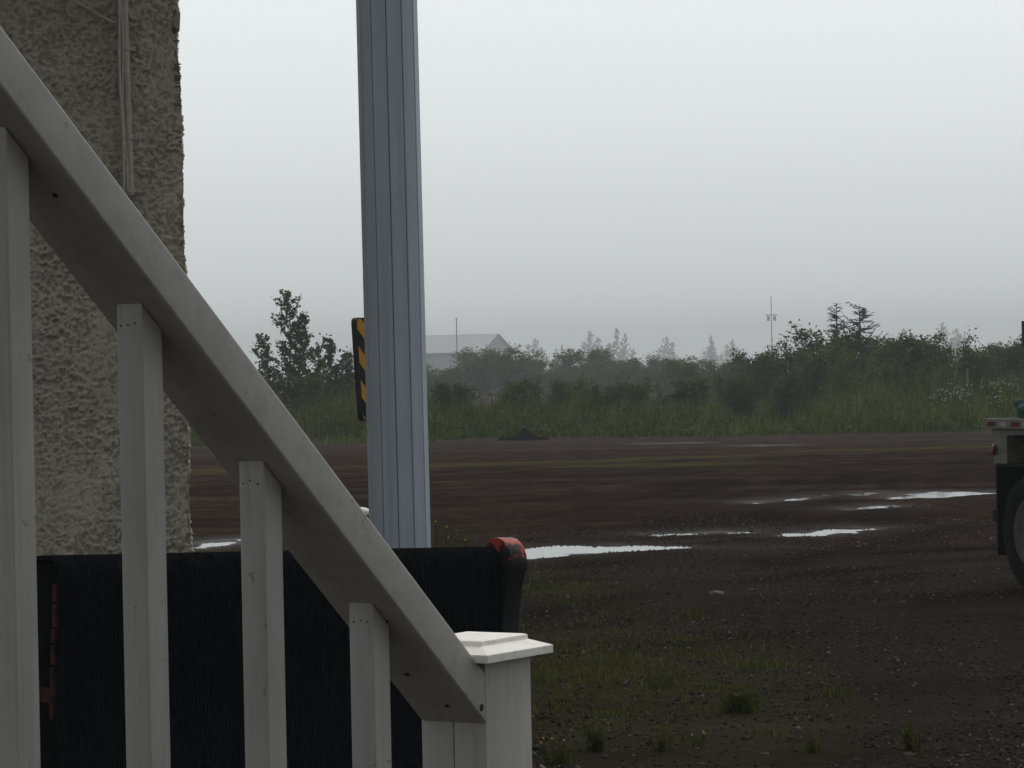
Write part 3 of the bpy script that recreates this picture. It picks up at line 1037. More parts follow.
m = MB(); m.tube([(.1 * math.cos(t_ * .5), .1 * math.sin(t_ * .5), .012 * math.sin(t_ * 1.7) + .022 * (t_ // 12.6)) for t_ in np.arange(0, 37, .8)], .018, 8)
st_ = m.build('strap_coil', M['black_steel'], smooth=True)
st_.location = (q.x + .10, q.y - .02, zd + .175)
tag(st_, 'coiled black strap on top of the green tarp bundle', 'strap')

# ------------------------------------------------------------------ vegetation


def leaves(mb, pts, size, nm, up_bias=.4, long=1.5):
    """pts: Nx3 centres -> one bent leaf (diamond) each"""
    n = len(pts)
    d = rng.normal(size=(n, 3)); d[:, 2] *= .7; d /= np.linalg.norm(d, axis=1)[:, None]
    e = rng.normal(size=(n, 3)); e -= (e * d).sum(1)[:, None] * d; e /= np.linalg.norm(e, axis=1)[:, None]
    s = size * rng.uniform(.6, 1.35, (n, 1))
    P = np.asarray(pts)
    q = np.stack([P - d * s * long * .5, P + e * s * .5, P + d * s * long * .5, P - e * s * .5], 1)
    base = len(mb.v)
    mb.v += [tuple(v) for v in q.reshape(-1, 3)]
    mb.f += [(base + 4 * i, base + 4 * i + 1, base + 4 * i + 2, base + 4 * i + 3) for i in range(n)]
    mb.m += list(rng.choice(nm, n)) if isinstance(nm, list) else [nm] * n


def make_bush(name, w, h, n_stem, nclump, nleaf, label, cat, size=.075, mats=GREEN, seed=0):
    global rng
    rng = np.random.default_rng(seed); random.seed(seed)
    t = thing(name, label, cat)
    st, lf = MB(), MB()
    for k in range(n_stem):
        a = random.uniform(0, 6.28); r_ = random.uniform(0, w * .25)
        p0 = Vector((r_ * math.cos(a), r_ * math.sin(a), -.05))
        hh = h * random.uniform(.55, .98)
        lean = Vector((math.cos(a), math.sin(a), 0)) * random.uniform(.05, .4) * w * .5
        p1 = p0 + lean * .4 + Vector((0, 0, hh * .5)); p2 = p0 + lean + Vector((0, 0, hh))
        st.tube([p0, p1, p2], [.045 * h / 3, .028 * h / 3, .008], 5)
        for j in range(nclump):
            f = .12 + .88 * (j + random.random()) / nclump
            b0 = p0.lerp(p1, f * 2) if f < .5 else p1.lerp(p2, f * 2 - 1)
            a2 = random.uniform(0, 6.28)
            ln = (w * .5) * (1 - f * .72) * random.uniform(.25, 1.0)
            tip = b0 + Vector((math.cos(a2) * ln, math.sin(a2) * ln, ln * random.uniform(.1, .7)))
            st.tube([b0, tip], [.012, .005], 4, cap=False)
            nn = int(nleaf * random.uniform(.6, 1.3))
            u = rng.uniform(.15, 1.0, nn)[:, None]
            sp = .085 * h / 3 + .07 * ln
            P = np.array(b0) * (1 - u) + np.array(tip) * u + rng.normal(size=(nn, 3)) * sp
            P = P[P[:, 2] > .03]
            mi = random.choice([[0, 0, 1], [0, 1], [1, 1, 2], [0, 1, 2]]) if len(mats) == 3 else [0, 1]
            leaves(lf, P, size, mi)
    st.build('stem', M['bark'], t, fix=False)
    lf.build('foliage', mats, t, fix=False)
    return t


def make_tree(name, h, w, label, cat, seed, nb=26, nleaf=60, size=.11, crown0=.2, sides=()):
    """upright leafy tree: leader, ascending limbs, leaf clumps along the outer half of each limb"""
    global rng
    rng = np.random.default_rng(seed); random.seed(seed)
    t = thing(name, label, cat)
    st, lf = MB(), MB()
    for (ox, oy, hh, ww) in ((0, 0, h, w),) + tuple(sides):
        pts = [Vector((ox * (1 - (1 - k / 6) ** 2) + .04 * math.sin(k * 1.3 + seed), oy + .04 * math.cos(k * 1.7), hh * k / 6 - .05 * (k == 0))) for k in range(7)]
        st.tube(pts, [.06 * hh / 5 * (1 - k / 6.6) for k in range(7)], 7)
        for j in range(int(nb * hh / h)):
            f = crown0 + (1 - crown0) * (j + random.random()) / (nb * hh / h)
            i = min(int(f * 6), 5); b0 = pts[i].lerp(pts[i + 1], f * 6 - i)
            a = j * 2.4 + random.uniform(-.5, .5)
            ln = ww * .5 * (1.05 - f) ** .7 * random.uniform(.4, 1.25) + .08
            rise = random.uniform(.6, 1.25)
            tip = b0 + Vector((math.cos(a) * ln, math.sin(a) * ln, ln * rise))
            st.tube([b0, b0.lerp(tip, .5) - Vector((0, 0, .03)), tip], [.018, .012, .005], 4, cap=False)
            nn = int(nleaf * (.4 + ln))
            u = rng.uniform(.2, 1.12, nn)[:, None]
            P = np.array(b0) * (1 - u) + np.array(tip) * u + rng.normal(size=(nn, 3)) * (.04 + .06 * ln)
            leaves(lf, P, size, random.choice([[0, 1], [0, 0, 1], [0, 1, 2]]))
        P = np.array(pts[6]) + rng.normal(size=(14, 3)) * np.array([.05, .05, .14]); leaves(lf, P, size * .8, [0, 1])
    st.build('trunk', M['bark'], t, fix=False)
    lf.build('crown', GREEN, t, fix=False)
    return t


def make_spruce(name, h, w, label, seed, bare_from=.3):
    global rng
    rng = np.random.default_rng(seed); random.seed(seed)
    t = thing(name, label, 'tree')
    st, br, lf = MB(), MB(), MB()
    st.tube([(0, 0, -.1), (.03, 0, h * .5), (0, 0, h)], [.10, .06, .010], 8)
    z = .25 * h
    while z < h * .965:
        f = z / h
        for k in range(random.randint(4, 6)):
            a = random.uniform(0, 6.28); ln = w * .5 * (max(0.0, 1.0 - f) ** .75 + .02) * random.uniform(.35, 1.35)
            dr = random.uniform(-.1, .75) if f > .5 else random.uniform(-.35, .1)
            d = Vector((math.cos(a), math.sin(a), 0))
            zb = min(z + random.uniform(-.05, .05) * h, h * .97)
            p = [Vector((0, 0, zb)), Vector((0, 0, zb)) + d * ln * .5 + Vector((0, 0, dr * ln * .15)), Vector((0, 0, zb)) + d * ln + Vector((0, 0, dr * ln))]
            br.tube(p, [.032 * (1.1 - f) + .012, .022, .011], 4, cap=False)
            for q in range(int(4 + ln * 6)):
                u = random.uniform(.25, 1)
                b0 = p[0].lerp(p[2], u); s_ = random.choice((-1, 1))
                tip = b0 + d * .12 + d.cross(Vector((0, 0, 1))) * s_ * random.uniform(.08, .22) + Vector((0, 0, random.uniform(-.1, .06)))
                br.tube([b0, tip], [.012, .007], 3, cap=False)
            if f < bare_from or random.random() < .05:
                nn = int(90 * ln); u = rng.uniform(.2, 1.05, nn)[:, None]
                P = np.array(p[0]) * (1 - u) + np.array(p[2]) * u + rng.normal(size=(nn, 3)) * .06
                leaves(lf, P, .05, [0, 1], long=2.5)
        z += h * random.uniform(.035, .06)
    if not lf.v: leaves(lf, np.zeros((4, 3)) + [0, 0, h * .3], .05, [0, 1])
    tr = st.build('trunk', M['dead_bark'], t, fix=False)
    br.build('branches', M['dead_bark'], t, fix=False)
    lf.build('needles', SPRUCE, t, fix=False)
    return t


def on_ground(px, Z):
    p = at(px, 400, Z)
    return Vector((p.x, p.y, 0))


def scale_to(o, proto_h, px, ytop, Z, wmul=1.0):
    h = zof(ytop, px, Z)
    k = h / proto_h
    o.location = on_ground(px, Z)
    o.scale = (k * wmul, k * wmul, k)
    o.rotation_euler = (0, 0, random.uniform(0, 6.28))


# prototypes (moved into place as the first of their kind)
PH = 3.0
protos = [make_bush('bush', 3.6, PH, 13, 16, 52, None, 'bush', seed=11), make_bush('bush', 3.0, PH, 11, 17, 56, None, 'bush', seed=12),
          make_bush('bush', 4.4, PH, 15, 15, 52, None, 'bush', seed=13), make_bush('bush', 2.4, PH, 10, 18, 50, None, 'bush', seed=14)]
G_B = 'bushes along the far side of the lot'
# px, top row, depth, proto, width, label
BUSH = [
    (205, 372, 113, 2, 1.0, 'dark bush half hidden between the stucco wall and the sloping handrail'),
    (262, 376, 108, 0, .9, 'dark bush at the left foot of the tallest leafy tree'),
    (312, 372, 109, 1, 1.0, 'dark bush at the right foot of the tallest leafy tree'),
    (345, 362, 118, 2, .9, 'bush close behind the left side of the striped marker sign'),
    (392, 366, 116, 0, 1.0, 'bush directly behind the grey column'),
    (440, 362, 112, 2, 1.0, 'low misty bush just right of the grey column below the pale roof'),
    (470, 350, 122, 1, 1.2, 'rounded bush in front of the pale house wall'),
    (505, 345, 124, 0, 1.25, 'bush under the gable end of the pale house'),
    (533, 352, 126, 3, 1.4, 'misty bush right of the pale house'),
    (560, 362, 118, 2, 1.0, 'broad low bush straight above the dark dirt mound'),
    (583, 346, 124, 1, 1.2, 'small peaked bush before the faintest trees'),
    (612, 358, 120, 0, 1.1, 'olive bush in the middle of the thicket below faint trees'),
    (640, 352, 125, 3, 1.5, 'narrow bush in the middle of the thicket'),
    (662, 352, 121, 2, .9, 'bush with uneven top in the middle thicket below the second faint tree clump'),
    (694, 358, 118, 1, 1.2, 'low bush left of the utility pole with a transformer'),
    (722, 356, 122, 0, 1.1, 'dull green bush some way left of the transformer pole'),
    (748, 350, 120, 3, 1.4, 'bush just left of the foot of the transformer pole'),
    (776, 338, 122, 2, .9, 'rounded bush below the utility pole with a transformer'),
    (806, 344, 117, 1, 1.1, 'bush between the transformer pole and the two bare spruces'),
    (832, 324, 121, 0, 1.05, 'dense tall dark bush left of the two bare spruces'),
    (866, 342, 114, 2, .8, 'dark bush in front of the bare spruce with the bird'),
    (884, 326, 124, 3, 1.4, 'upright leafy bush right of the bare spruce with the bird'),
    (908, 332, 118, 1, 1.25, 'dark green bush with broad crown right of the spruces'),
    (932, 334, 118, 0, 1.0, 'tall rounded dark bush midway between the spruces and truck'),
    (962, 338, 114, 3, 1.4, 'narrow pointed bush behind the white flowers'),
    (986, 332, 122, 2, .8, 'tall grey green bush above the truck deck'),
    (1016, 334, 120, 0, 1.0, 'bush at the right edge above the green tarp'),
    (930, 362, 107, 2, .7, 'light low bush in front of the dark bushes by the white flowers'),
    (850, 362, 108, 2, .8, 'low light bush in front of the bare spruces'),
    (520, 376, 108, 1, 1.1, 'low grey bush left of the line above the dirt mound'),
    (640, 374, 108, 2, .8, 'low olive shrub at the back of the weeds in the middle'),
    (738, 372, 108, 0, .9, 'low shrub at the back of the weeds below the transformer pole'),
    (455, 380, 106, 1, 1.2, 'low dark shrub in the weeds between the column and the house wall'),
    (565, 377, 112, 0, 1.3, 'olive shrub in the weeds just right of the line above the dirt mound'),
    (600, 378, 106, 3, 1.3, 'small shrub in the weeds below the first faint trees'),
    (685, 376, 110, 1, 1.4, 'shrub in the weeds right of the middle thicket'),
    (790, 366, 106, 0, .9, 'light low shrub in the weeds between transformer pole and spruces'),
    (890, 362, 107, 1, .9, 'light rounded shrub in the weeds right below the dead spruce'),
    (1050, 330, 118, 1, 1.1, None), (150, 366, 116, 0, 1.1, None), (1085, 334, 119, 2, 1.0, None),
]
used = set()
for i, (px, yt, Z, pk, wm, lb) in enumerate(BUSH):
    if lb is None: continue
    o = protos[pk] if pk not in used else copy_tree(protos[pk])
    if yt < 370 and px < 760 and px > 425: Z = Z * (2.2 if px < 680 else 1.6); wm *= 1.45
    used.add(pk)
    random.seed(100 + i)
    scale_to(o, PH, px, yt + 2, Z, wm)
    tag(o, lb, 'bush', G_B)

# tall leafy trees at the left
h1 = zof(295, 292, 111)
t1 = make_tree('leafy_tree', h1, 1.9, 'tallest leafy tree rising above the handrail at left', 'tree', 21, 46, 54, .09, .08,
               sides=((-1.05, .2, zof(338, 262, 111), 1.3), (1.05, -.2, zof(346, 316, 111), 1.2), (.45, .3, zof(318, 300, 111), 1.2)))
t1.location = on_ground(291, 111)
h2 = zof(341, 331, 117)
t2 = make_tree('leafy_tree', h2, 1.2, 'thin leafy sapling between the tallest tree and the striped sign', 'tree', 22, 34, 58, .09, .08,
               sides=((.7, 0, h2 * .84, 1.0),))
t2.location = on_ground(331, 117)

s1 = make_spruce('spruce_tree', zof(303, 838, 123), 2.8, 'bare topped dark spruce left of the one with the bird', 31, .55)
s1.location = on_ground(838, 123)
s2 = make_spruce('spruce_tree', zof(304, 861, 122), 3.8, 'dead bare branched spruce with a black bird on top', 33, .35)
s2.location = on_ground(861, 122)
# bird on the dead spruce
bp = at(864, 315.5, 121.9)
m = MB()
m.tube([(-.20, 0, -.10), (-.10, 0, -.02), (-.02, 0, .04), (.05, 0, .10), (.08, 0, .155), (.115, 0, .185), (.15, 0, .185), (.20, 0, .17)], [.018, .045, .072, .065, .042, .045, .022, .004], 10)
m.tube([(0, .025, .0), (.0, .025, -.09)], .008, 5); m.tube([(0, -.025, .0), (.0, -.025, -.09)], .008, 5)
o = m.build('bird', M['black_steel'], smooth=True); o.location = bp; o.scale = (.85, .85, 1.05); o.rotation_euler = (0, 0, 1.1)
tag(o, 'black bird perched near the top of the dead spruce', 'bird')
m = MB(); 
# far misty trees
ft = make_tree('distant_tree', 9.0, 4.4, 'x', 'tree', 41, 34, 15, .26, .12, sides=((-1.5, .4, 7.0, 3.6), (1.6, -.3, 7.8, 3.4), (3.0, .5, 5.6, 3.8), (-3.0, .3, 5.2, 3.8)))
ft2 = make_tree('distant_tree', 9.0, 3.8, 'x', 'tree', 43, 34, 14, .26, .1, sides=((1.7, .4, 8.0, 3.0), (-1.6, -.3, 6.4, 3.6), (-3.0, .5, 5.4, 3.6), (3.2, .2, 5.0, 3.4)))
fs = make_spruce('distant_spruce', 9.0, 4.2, 'faint pointed spruce in the fog above the truck', 45, 1.0)
FAR = [(536, 340, 470, 0, 'faint foggy tree just right of the pale house'), (563, 346, 480, 1, 'faint foggy tree second to the right from the pale house'),
       (592, 333, 500, 0, 'faint foggy tree left of the tallest faint tree'), (618, 330, 470, 1, 'tallest faint foggy tree in the middle of the horizon'),
       (668, 338, 520, 0, 'faint foggy tree right of the gap in the horizon trees'), (712, 337, 540, 1, 'faint foggy tree left of the transformer pole'),
       (733, 341, 540, 0, 'faint foggy tree close to the transformer pole'), (905, 330, 480, 1, 'faint foggy tree behind the right hand thicket'),
       (958, 330, 520, 0, 'faint foggy tree beside the pointed foggy spruce')]
u2 = set()
for i, (px, yt, Z, k, lb) in enumerate(FAR):
    Z = Z * 2.6
    p_ = (ft, ft2)[k]
    o = p_ if k not in u2 else copy_tree(p_)
    u2.add(k); random.seed(300 + i)
    scale_to(o, 9.0, px, yt, Z, 1.0)
    tag(o, lb, 'tree', 'misty trees on the horizon')
scale_to(fs, 9.0, 944, 320, 1050, 1.0)
tag(fs, 'faint pointed spruce in the fog above the truck', 'tree', 'misty trees on the horizon')

# ------------------------------------------------------------------ weeds


def blades(name, pos, hts, wid, mats, probs, label, cat=None, lean=.35, kind='stuff', parent=None, nseg=2):
    n = len(pos)
    a = rng.uniform(0, 6.28, n); ln = rng.uniform(.05, lean, n) * hts
    d = np.stack([np.cos(a), np.sin(a)], 1)
    b = rng.uniform(0, 6.28, n); s = np.stack([np.cos(b), np.sin(b)], 1) * (wid * rng.uniform(.6, 1.3, n))[:, None]
    P = pos
    v0 = np.concatenate([P[:, :2] - s, P[:, 2:3]], 1); v1 = np.concatenate([P[:, :2] + s, P[:, 2:3]], 1)
    mdx = P[:, :2] + d * ln[:, None] * .35
    v2 = np.concatenate([mdx + s * .8, P[:, 2:3] + hts[:, None] * .6], 1); v3 = np.concatenate([mdx - s * .8, P[:, 2:3] + hts[:, None] * .6], 1)
    v4 = np.concatenate([P[:, :2] + d * ln[:, None], P[:, 2:3] + hts[:, None]], 1)
    V = np.stack([v0, v1, v2, v3, v4], 1).reshape(-1, 3)
    me = bpy.data.meshes.new(name)
    B = 5 * np.arange(n)
    q = np.stack([B, B + 1, B + 2, B + 3], 1); t = np.stack([B + 3, B + 2, B + 4], 1)
    loops = np.concatenate([q, t], 1).ravel()
    me.vertices.add(len(V)); me.vertices.foreach_set('co', V.ravel())
    me.loops.add(len(loops)); me.loops.foreach_set('vertex_index', loops)
    me.polygons.add(2 * n)
    stt = (7 * np.arange(n))[:, None] + np.array([0, 4]); me.polygons.foreach_set('loop_start', stt.ravel()); me.polygons.foreach_set('loop_total', np.tile([4, 3], n))
    for m_ in mats: me.materials.append(m_)
    mi = rng.choice(len(mats), n, p=probs); me.polygons.foreach_set('material_index', np.repeat(mi, 2))
    me.update(); me.validate()
    o = bpy.data.objects.new(name, me); COL.objects.link(o)
    if parent is not None:
        o.parent = parent; o['kind'] = 'stuff'
    else: tag(o, label, cat, kind=kind)
    return o


rng = np.random.default_rng(77)
# meadow of tall weeds behind the lot
Npts = 150000
mx = rng.uniform(-26, 28, Npts); my = rng.uniform(83, 116, Npts) 
lx = np.array([gp(x, y).x for x, y in ((190, 447), (400, 442), (512, 438), (700, 437), (1024, 432))]); ly = np.array([gp(x, y).y for x, y in ((190, 447), (400, 442), (512, 438), (700, 437), (1024, 432))])
edge_y = np.interp(mx, lx, ly) + 3.2 * fbm(mx * .5, mx * 0 + 2, 5, 51, .6)
d = my - edge_y
clump = fbm(mx * .35, my * .35, 4, 52)
keep = (d > 0) & (rng.uniform(0, 1, Npts) < np.clip(.35 + d * .3, 0, 1) * np.clip(.55 + 2.4 * clump, .06, 1))
mx, my, d, clump = mx[keep], my[keep], d[keep], clump[keep]
ht = np.clip(.12 + d * .055, .08, .95) * rng.uniform(.35, 1.2, len(mx)) * np.clip(.85 + 2.6 * clump, .3, 1.7)
tall = rng.uniform(0, 1, len(mx)) < .03
ht[tall] *= 1.5
tone = fbm(mx * .22, my * .22, 3, 53)
pos = np.stack([mx, my, np.full(len(mx), -.02)], 1)
selA = tone + rng.uniform(-.12, .12, len(mx)) > 0.02
blades('meadow_weeds', pos[selA], ht[selA], .022, GRASSM, [.30, .38, .14, .18], 'band of tall green and straw coloured weeds beyond the lot', 'weeds')
blades('meadow_grass', pos[~selA], ht[~selA], .022, GRASSM, [.5, .14, .04, .32], 'deep green grass mixed through the weeds beyond the lot', 'grass')
# leafy weeds over the meadow (docks, goldenrod): small leaf clumps
lf = MB()
for k in range(3600):
    i = random.randrange(len(mx))
    if d[i] < 1.0 or clump[i] < -.06: continue
    hh = ht[i] * random.uniform(.8, 1.5) + .1
    P = np.array([mx[i], my[i], 0]) + rng.normal(size=(16, 3)) * np.array([.13, .13, 0]) + np.stack([np.zeros(16), np.zeros(16), rng.uniform(.1, 1, 16) * hh], 1)
    leaves(lf, P, .075, random.choice([[0, 1], [1, 2], [1, 1, 2]]))
o = lf.build('leafy_weeds', GREEN, fix=False); tag(o, 'leafy broad weeds scattered through the grass beyond the lot', 'weeds', kind='stuff')
# white flowers near the truck
fl = MB()
for k in range(150):
    cx_, cy_ = random.choice([(950, 391), (985, 388), (1005, 385), (965, 396), (1000, 398), (945, 395)])
    p = at(cx_ + random.gauss(0, 13), cy_ + random.gauss(0, 4.5), random.uniform(93, 101))
    r_ = random.uniform(.018, .042)
    fl.lathe([(.002, -.02), (r_, 0), (r_ * .8, .012), (.002, .018)], p, 6)
    fl.tube([(p.x, p.y, -.02), tuple(p)], .006, 3, mi=1, cap=False)
o = fl.build('white_flowers', [M['flower'], GRASSM[0]], fix=False); tag(o, 'white flower heads among the weeds left of the truck', 'flowers', kind='stuff')

# weeds on the near gravel
N2 = 130000
wx = rng.uniform(-.6, 3.6, N2); wy = rng.uniform(12.5, 30, N2)
dens = np.clip(fbm(wx * 1.4, wy * .5, 5, 55, .6) * 4.2 - .25, 0, 1) * np.clip(1 - (wx - .35 - (30 - wy) * 0.012) / 1.55, 0, 1) * np.clip((29 - wy) / 6, 0, 1)
cl = [(545, 668, .3, 1.6), (585, 670, .35, 1.8), (625, 676, .35, 1.7), (665, 682, .25, 1.2), (560, 700, .3, .8), (745, 655, .28, .8), (720, 650, .2, .6), (570, 590, .3, 1.2), (535, 575, .25, 1.2), (600, 640, .3, .8)]
for (px, py, rx, k) in cl:
    g_ = gp(px, py); dens = np.maximum(dens, k * np.exp(-(((wx - g_.x) / rx) ** 2 + ((wy - g_.y) / (rx * 3)) ** 2)))
keep = rng.uniform(0, 1, N2) < dens * .42
wx, wy = wx[keep], wy[keep]
hz2, _ = ground_h(wx[None, :], wy[None, :])
hh = rng.uniform(.012, .05, len(wx)) * (1 + (rng.uniform(0, 1, len(wx)) < .05) * 1.2)
blades('gravel_weeds', np.stack([wx, wy, hz2[0] - .01], 1), hh, .0045, NEARG, [.42, .2, .06, .32], 'sparse short weeds and grass growing in the near gravel', 'weeds', lean=.9)


def tuft(px, py, n, spread, h, label, probs=(.4, .15, .05, .4), flowers=0, z=0, leafn=0):
    g_ = gp(px, py); g_.z = gz(g_.x, g_.y)
    t = thing('weed_clump', label, 'weed', g_, 0, 'weed clumps on the gravel')
    P = np.stack([rng.normal(0, spread, n), rng.normal(0, spread, n), np.full(n, -.01)], 1)
    blades('blades', P, h * rng.uniform(.4, 1.15, n), .0045, NEARG, list(probs), None, lean=.9, parent=t)
    if leafn:
        lf = MB(); Q = np.stack([rng.normal(0, spread, leafn), rng.normal(0, spread, leafn), rng.uniform(.1, .95, leafn) * h], 1)
        leaves(lf, Q, .028, [0, 1, 1]); lf.build('foliage', NEARG, t, fix=False)
    if flowers:
        f = MB()
        for k in range(flowers):
            p = Vector((random.gauss(0, spread * 1.3), random.gauss(0, spread), h * random.uniform(.6, 1.1)))
            f.lathe([(.002, -.005), (.007, 0), (.005, .005), (.001, .007)], p, 6); f.tube([(p.x * .6, p.y * .6, 0), tuple(p)], .0022, 3, mi=1, cap=False)
        f.build('flower_head', [M['yellow_flower'], NEARG[0]], t, fix=False)
    return t


tuft(741, 713, 160, .045, .15, 'largest leafy weed clump on the open gravel right of the newel post', leafn=70)
tuft(836, 697, 90, .05, .07, 'low weed clump farthest right on the near gravel')
tuft(660, 690, 70, .05, .09, 'small weed clump below the green strip of near grass')
tuft(755, 668, 200, .09, .09, 'wide low clump of weeds above the largest leafy clump')
tuft(596, 752, 60, .02, .17, 'upright single weed close to the newel post', leafn=30)
tuft(662, 752, 40, .02, .13, 'upright weed at the bottom beside small stones', leafn=16)
tuft(910, 748, 40, .015, .14, 'thin upright weed at the bottom right', leafn=14)
tuft(815, 752, 40, .02, .10, 'small weed near the bottom between two upright weeds')
tuft(560, 765, 60, .03, .12, 'short weed at the bottom edge beside the newel post', flowers=4)
tuft(692, 748, 24, .03, .08, 'tiny weed with yellow flowers at the bottom middle', flowers=3)
for k, (px, py, n__, sp_, h__, lb) in enumerate((
        (706, 655, 220, .13, .05, 'low green mat of weeds left of the wide clump'), (680, 640, 120, .10, .05, 'thin low mat of weeds above the green strip'),
        (630, 612, 140, .12, .06, 'loose patch of weeds left of the pale stone'), (575, 603, 160, .12, .07, 'weed patch just right of the black blade'),
        (545, 590, 160, .10, .09, 'weeds close to the tapered end of the black blade'), (640, 655, 260, .16, .05, 'largest flat green weed mat in the near gravel'),
        (590, 668, 300, .18, .06, 'dense green mat of weeds beside the newel post cap'), (545, 680, 240, .14, .07, 'green weed mat touching the newel post'),
        (770, 735, 60, .05, .06, 'sparse weeds right below the largest leafy clump'), (620, 715, 90, .08, .06, 'sparse weeds between the green mat and the upright weed'),
        (710, 690, 80, .07, .05, 'sparse weeds left of the largest leafy clump'), (800, 665, 60, .08, .04, 'faint weeds right of the wide clump'))):
    tuft(px, py, n__, sp_, h__, lb)
t = tuft(690, 617, 60, .05, .10, 'little weed clump below the pale stone')
# tall grass at the foot of the column
g_ = at(448, 600, 15.9)
tg = thing('grass_clump', 'tall grass clump with yellow flowers at the foot of the grey column', 'grass', (g_.x, g_.y, 0))
n_ = 900
P = np.stack([rng.normal(0, .075, n_), rng.normal(0, .18, n_), np.full(n_, -.01)], 1)
blades('blades', P, rng.uniform(.7, 1.15, n_) , .004, NEARG, [.3, .4, .2, .1], None, lean=.16, parent=tg)
f = MB()
for k in range(5):
    p = Vector((random.gauss(0, .07), random.gauss(0, .1), random.uniform(.95, 1.14)))
    f.lathe([(.002, -.005), (.007, 0), (.005, .005), (.001, .007)], p, 6); f.tube([(p.x * .6, p.y * .6, 0), tuple(p)], .0022, 3, mi=1, cap=False)
f.build('flower_head', [M['yellow_flower'], NEARG[0]], tg, fix=False)
# dry grass beside the stucco corner
g_ = gp(212, 556)
dg = thing('grass_clump', 'dry brown grass in front of the small puddle by the stucco corner', 'grass', (g_.x, g_.y, 0))
P = np.stack([rng.normal(0, .28, 260), rng.normal(0, .3, 260), np.full(260, -.01)], 1)
blades('blades', P, rng.uniform(.03, .12, 260), .006, NEARG, [.1, .35, .45, .1], None, lean=.9, parent=dg)

# ------------------------------------------------------------------ gravel, stones, mound


def pebbles(pts, sizes, mats):
    mb = MB()
    for (x, y, z), s_ in zip(pts, sizes):
        vs = []
        sq = rng.uniform(.6, 1.3, 3); sq[2] *= .6; a = random.uniform(0, 3.14)
        for (vx, vy, vz) in OCT:
            k = s_ * rng.uniform(.75, 1.2)
            X_ = vx * sq[0] * k; Y_ = vy * sq[1] * k
            vs.append((x + X_ * math.cos(a) - Y_ * math.sin(a), y + X_ * math.sin(a) + Y_ * math.cos(a), z + vz * sq[2] * k))
        mb.add(vs, OCTF, int(rng.integers(len(mats))))
    return mb


OCT = [(1, 0, 0), (0, 1, 0), (-1, 0, 0), (0, -1, 0), (.1, .1, 1), (0, 0, -1), (.7, .7, .45), (-.7, .6, .5), (-.6, -.7, .4), (.7, -.65, .45)]
OCTF = [(0, 6, 9), (6, 4, 9), (1, 7, 6), (7, 4, 6), (2, 8, 7), (8, 4, 7), (3, 9, 8), (9, 4, 8), (0, 1, 6), (1, 2, 7), (2, 3, 8), (3, 0, 9), (1, 0, 5), (2, 1, 5), (3, 2, 5), (0, 3, 5)]
STONE = [plain('stone_grey', (.085, .075, .066), .9, .4, 20, 0), plain('stone_brown', (.064, .050, .041), .9, .4, 20, 0), plain('stone_pale', (.19, .168, .145), .9, .3, 20, 0), plain('stone_dark', (.03, .026, .023), .9, .4, 20, 0)]
npb = 70000
pyy = 12.8 + 27 * rng.uniform(0, 1, npb) ** 1.35
pxx = rng.uniform(-.04, .178, npb) * pyy
hz3, dd3 = ground_h(pxx[None, :], pyy[None, :])
dn = np.clip(.5 + 2.2 * fbm(pxx * .8, pyy * .35, 4, 87), .12, 1)
ok = (dd3[0] > .05) & (rng.uniform(0, 1, npb) < dn)
pxx, pyy, pz = pxx[ok], pyy[ok], hz3[0][ok]
n_p = len(pxx)
sz = np.clip(rng.lognormal(-5.0, .42, n_p), .003, .022)
OC = np.array([(1, 0, .1), (.1, 1, 0), (-1, .1, .1), (0, -1, 0), (.15, .1, .85), (0, 0, -.8)], float)
OF = np.array([(0, 1, 4), (1, 2, 4), (2, 3, 4), (3, 0, 4), (1, 0, 5), (2, 1, 5), (3, 2, 5), (0, 3, 5)])
VV = OC[None] * rng.uniform(.7, 1.3, (n_p, 6, 1)) * (sz[:, None] * rng.uniform(.65, 1.35, (n_p, 3)))[:, None, :]
an = rng.uniform(0, 6.28, n_p); ca, sa_ = np.cos(an)[:, None], np.sin(an)[:, None]
VV = np.stack([VV[..., 0] * ca - VV[..., 1] * sa_ + pxx[:, None], VV[..., 0] * sa_ + VV[..., 1] * ca + pyy[:, None], VV[..., 2] + (pz + sz * .2)[:, None]], -1)
gm = bpy.data.meshes.new('gravel')
FF = (OF[None] + 6 * np.arange(n_p)[:, None, None]).reshape(-1, 3)
gm.vertices.add(n_p * 6); gm.vertices.foreach_set('co', VV.ravel())
gm.loops.add(FF.size); gm.loops.foreach_set('vertex_index', FF.ravel())
gm.polygons.add(len(FF)); gm.polygons.foreach_set('loop_start', np.arange(0, FF.size, 3)); gm.polygons.foreach_set('loop_total', np.full(len(FF), 3))
for m_ in STONE: gm.materials.append(m_)
gm.polygons.foreach_set('material_index', np.repeat(rng.choice(4, n_p, p=[.34, .30, .03, .33]), 8))
gm.update(); gm.validate()
o = bpy.data.objects.new('gravel', gm); COL.objects.link(o); tag(o, 'loose gravel and pebbles strewn over the near lot', 'gravel', kind='stuff')
STN = [(717, 593.5, .075, 'largest pale flat stone alone on the open gravel'), (908, 753, .05, 'flat pale stone at the bottom right of the gravel'), (698, 750, .035, 'small stone at the bottom among weeds'),
       (848, 637, .03, 'small reddish pebble on the bare gravel'), (481, 541, .03, 'tiny pale stone right of the grass by the column'), (725, 612, .022, 'tiny white pebble below the largest pale stone'),
       (765, 755, .04, 'grey stone beside the bottom weeds'), (728, 576, .035, 'pale stone above the largest pale stone'), (962, 754, .035, 'small grey stone farthest right at the bottom')]
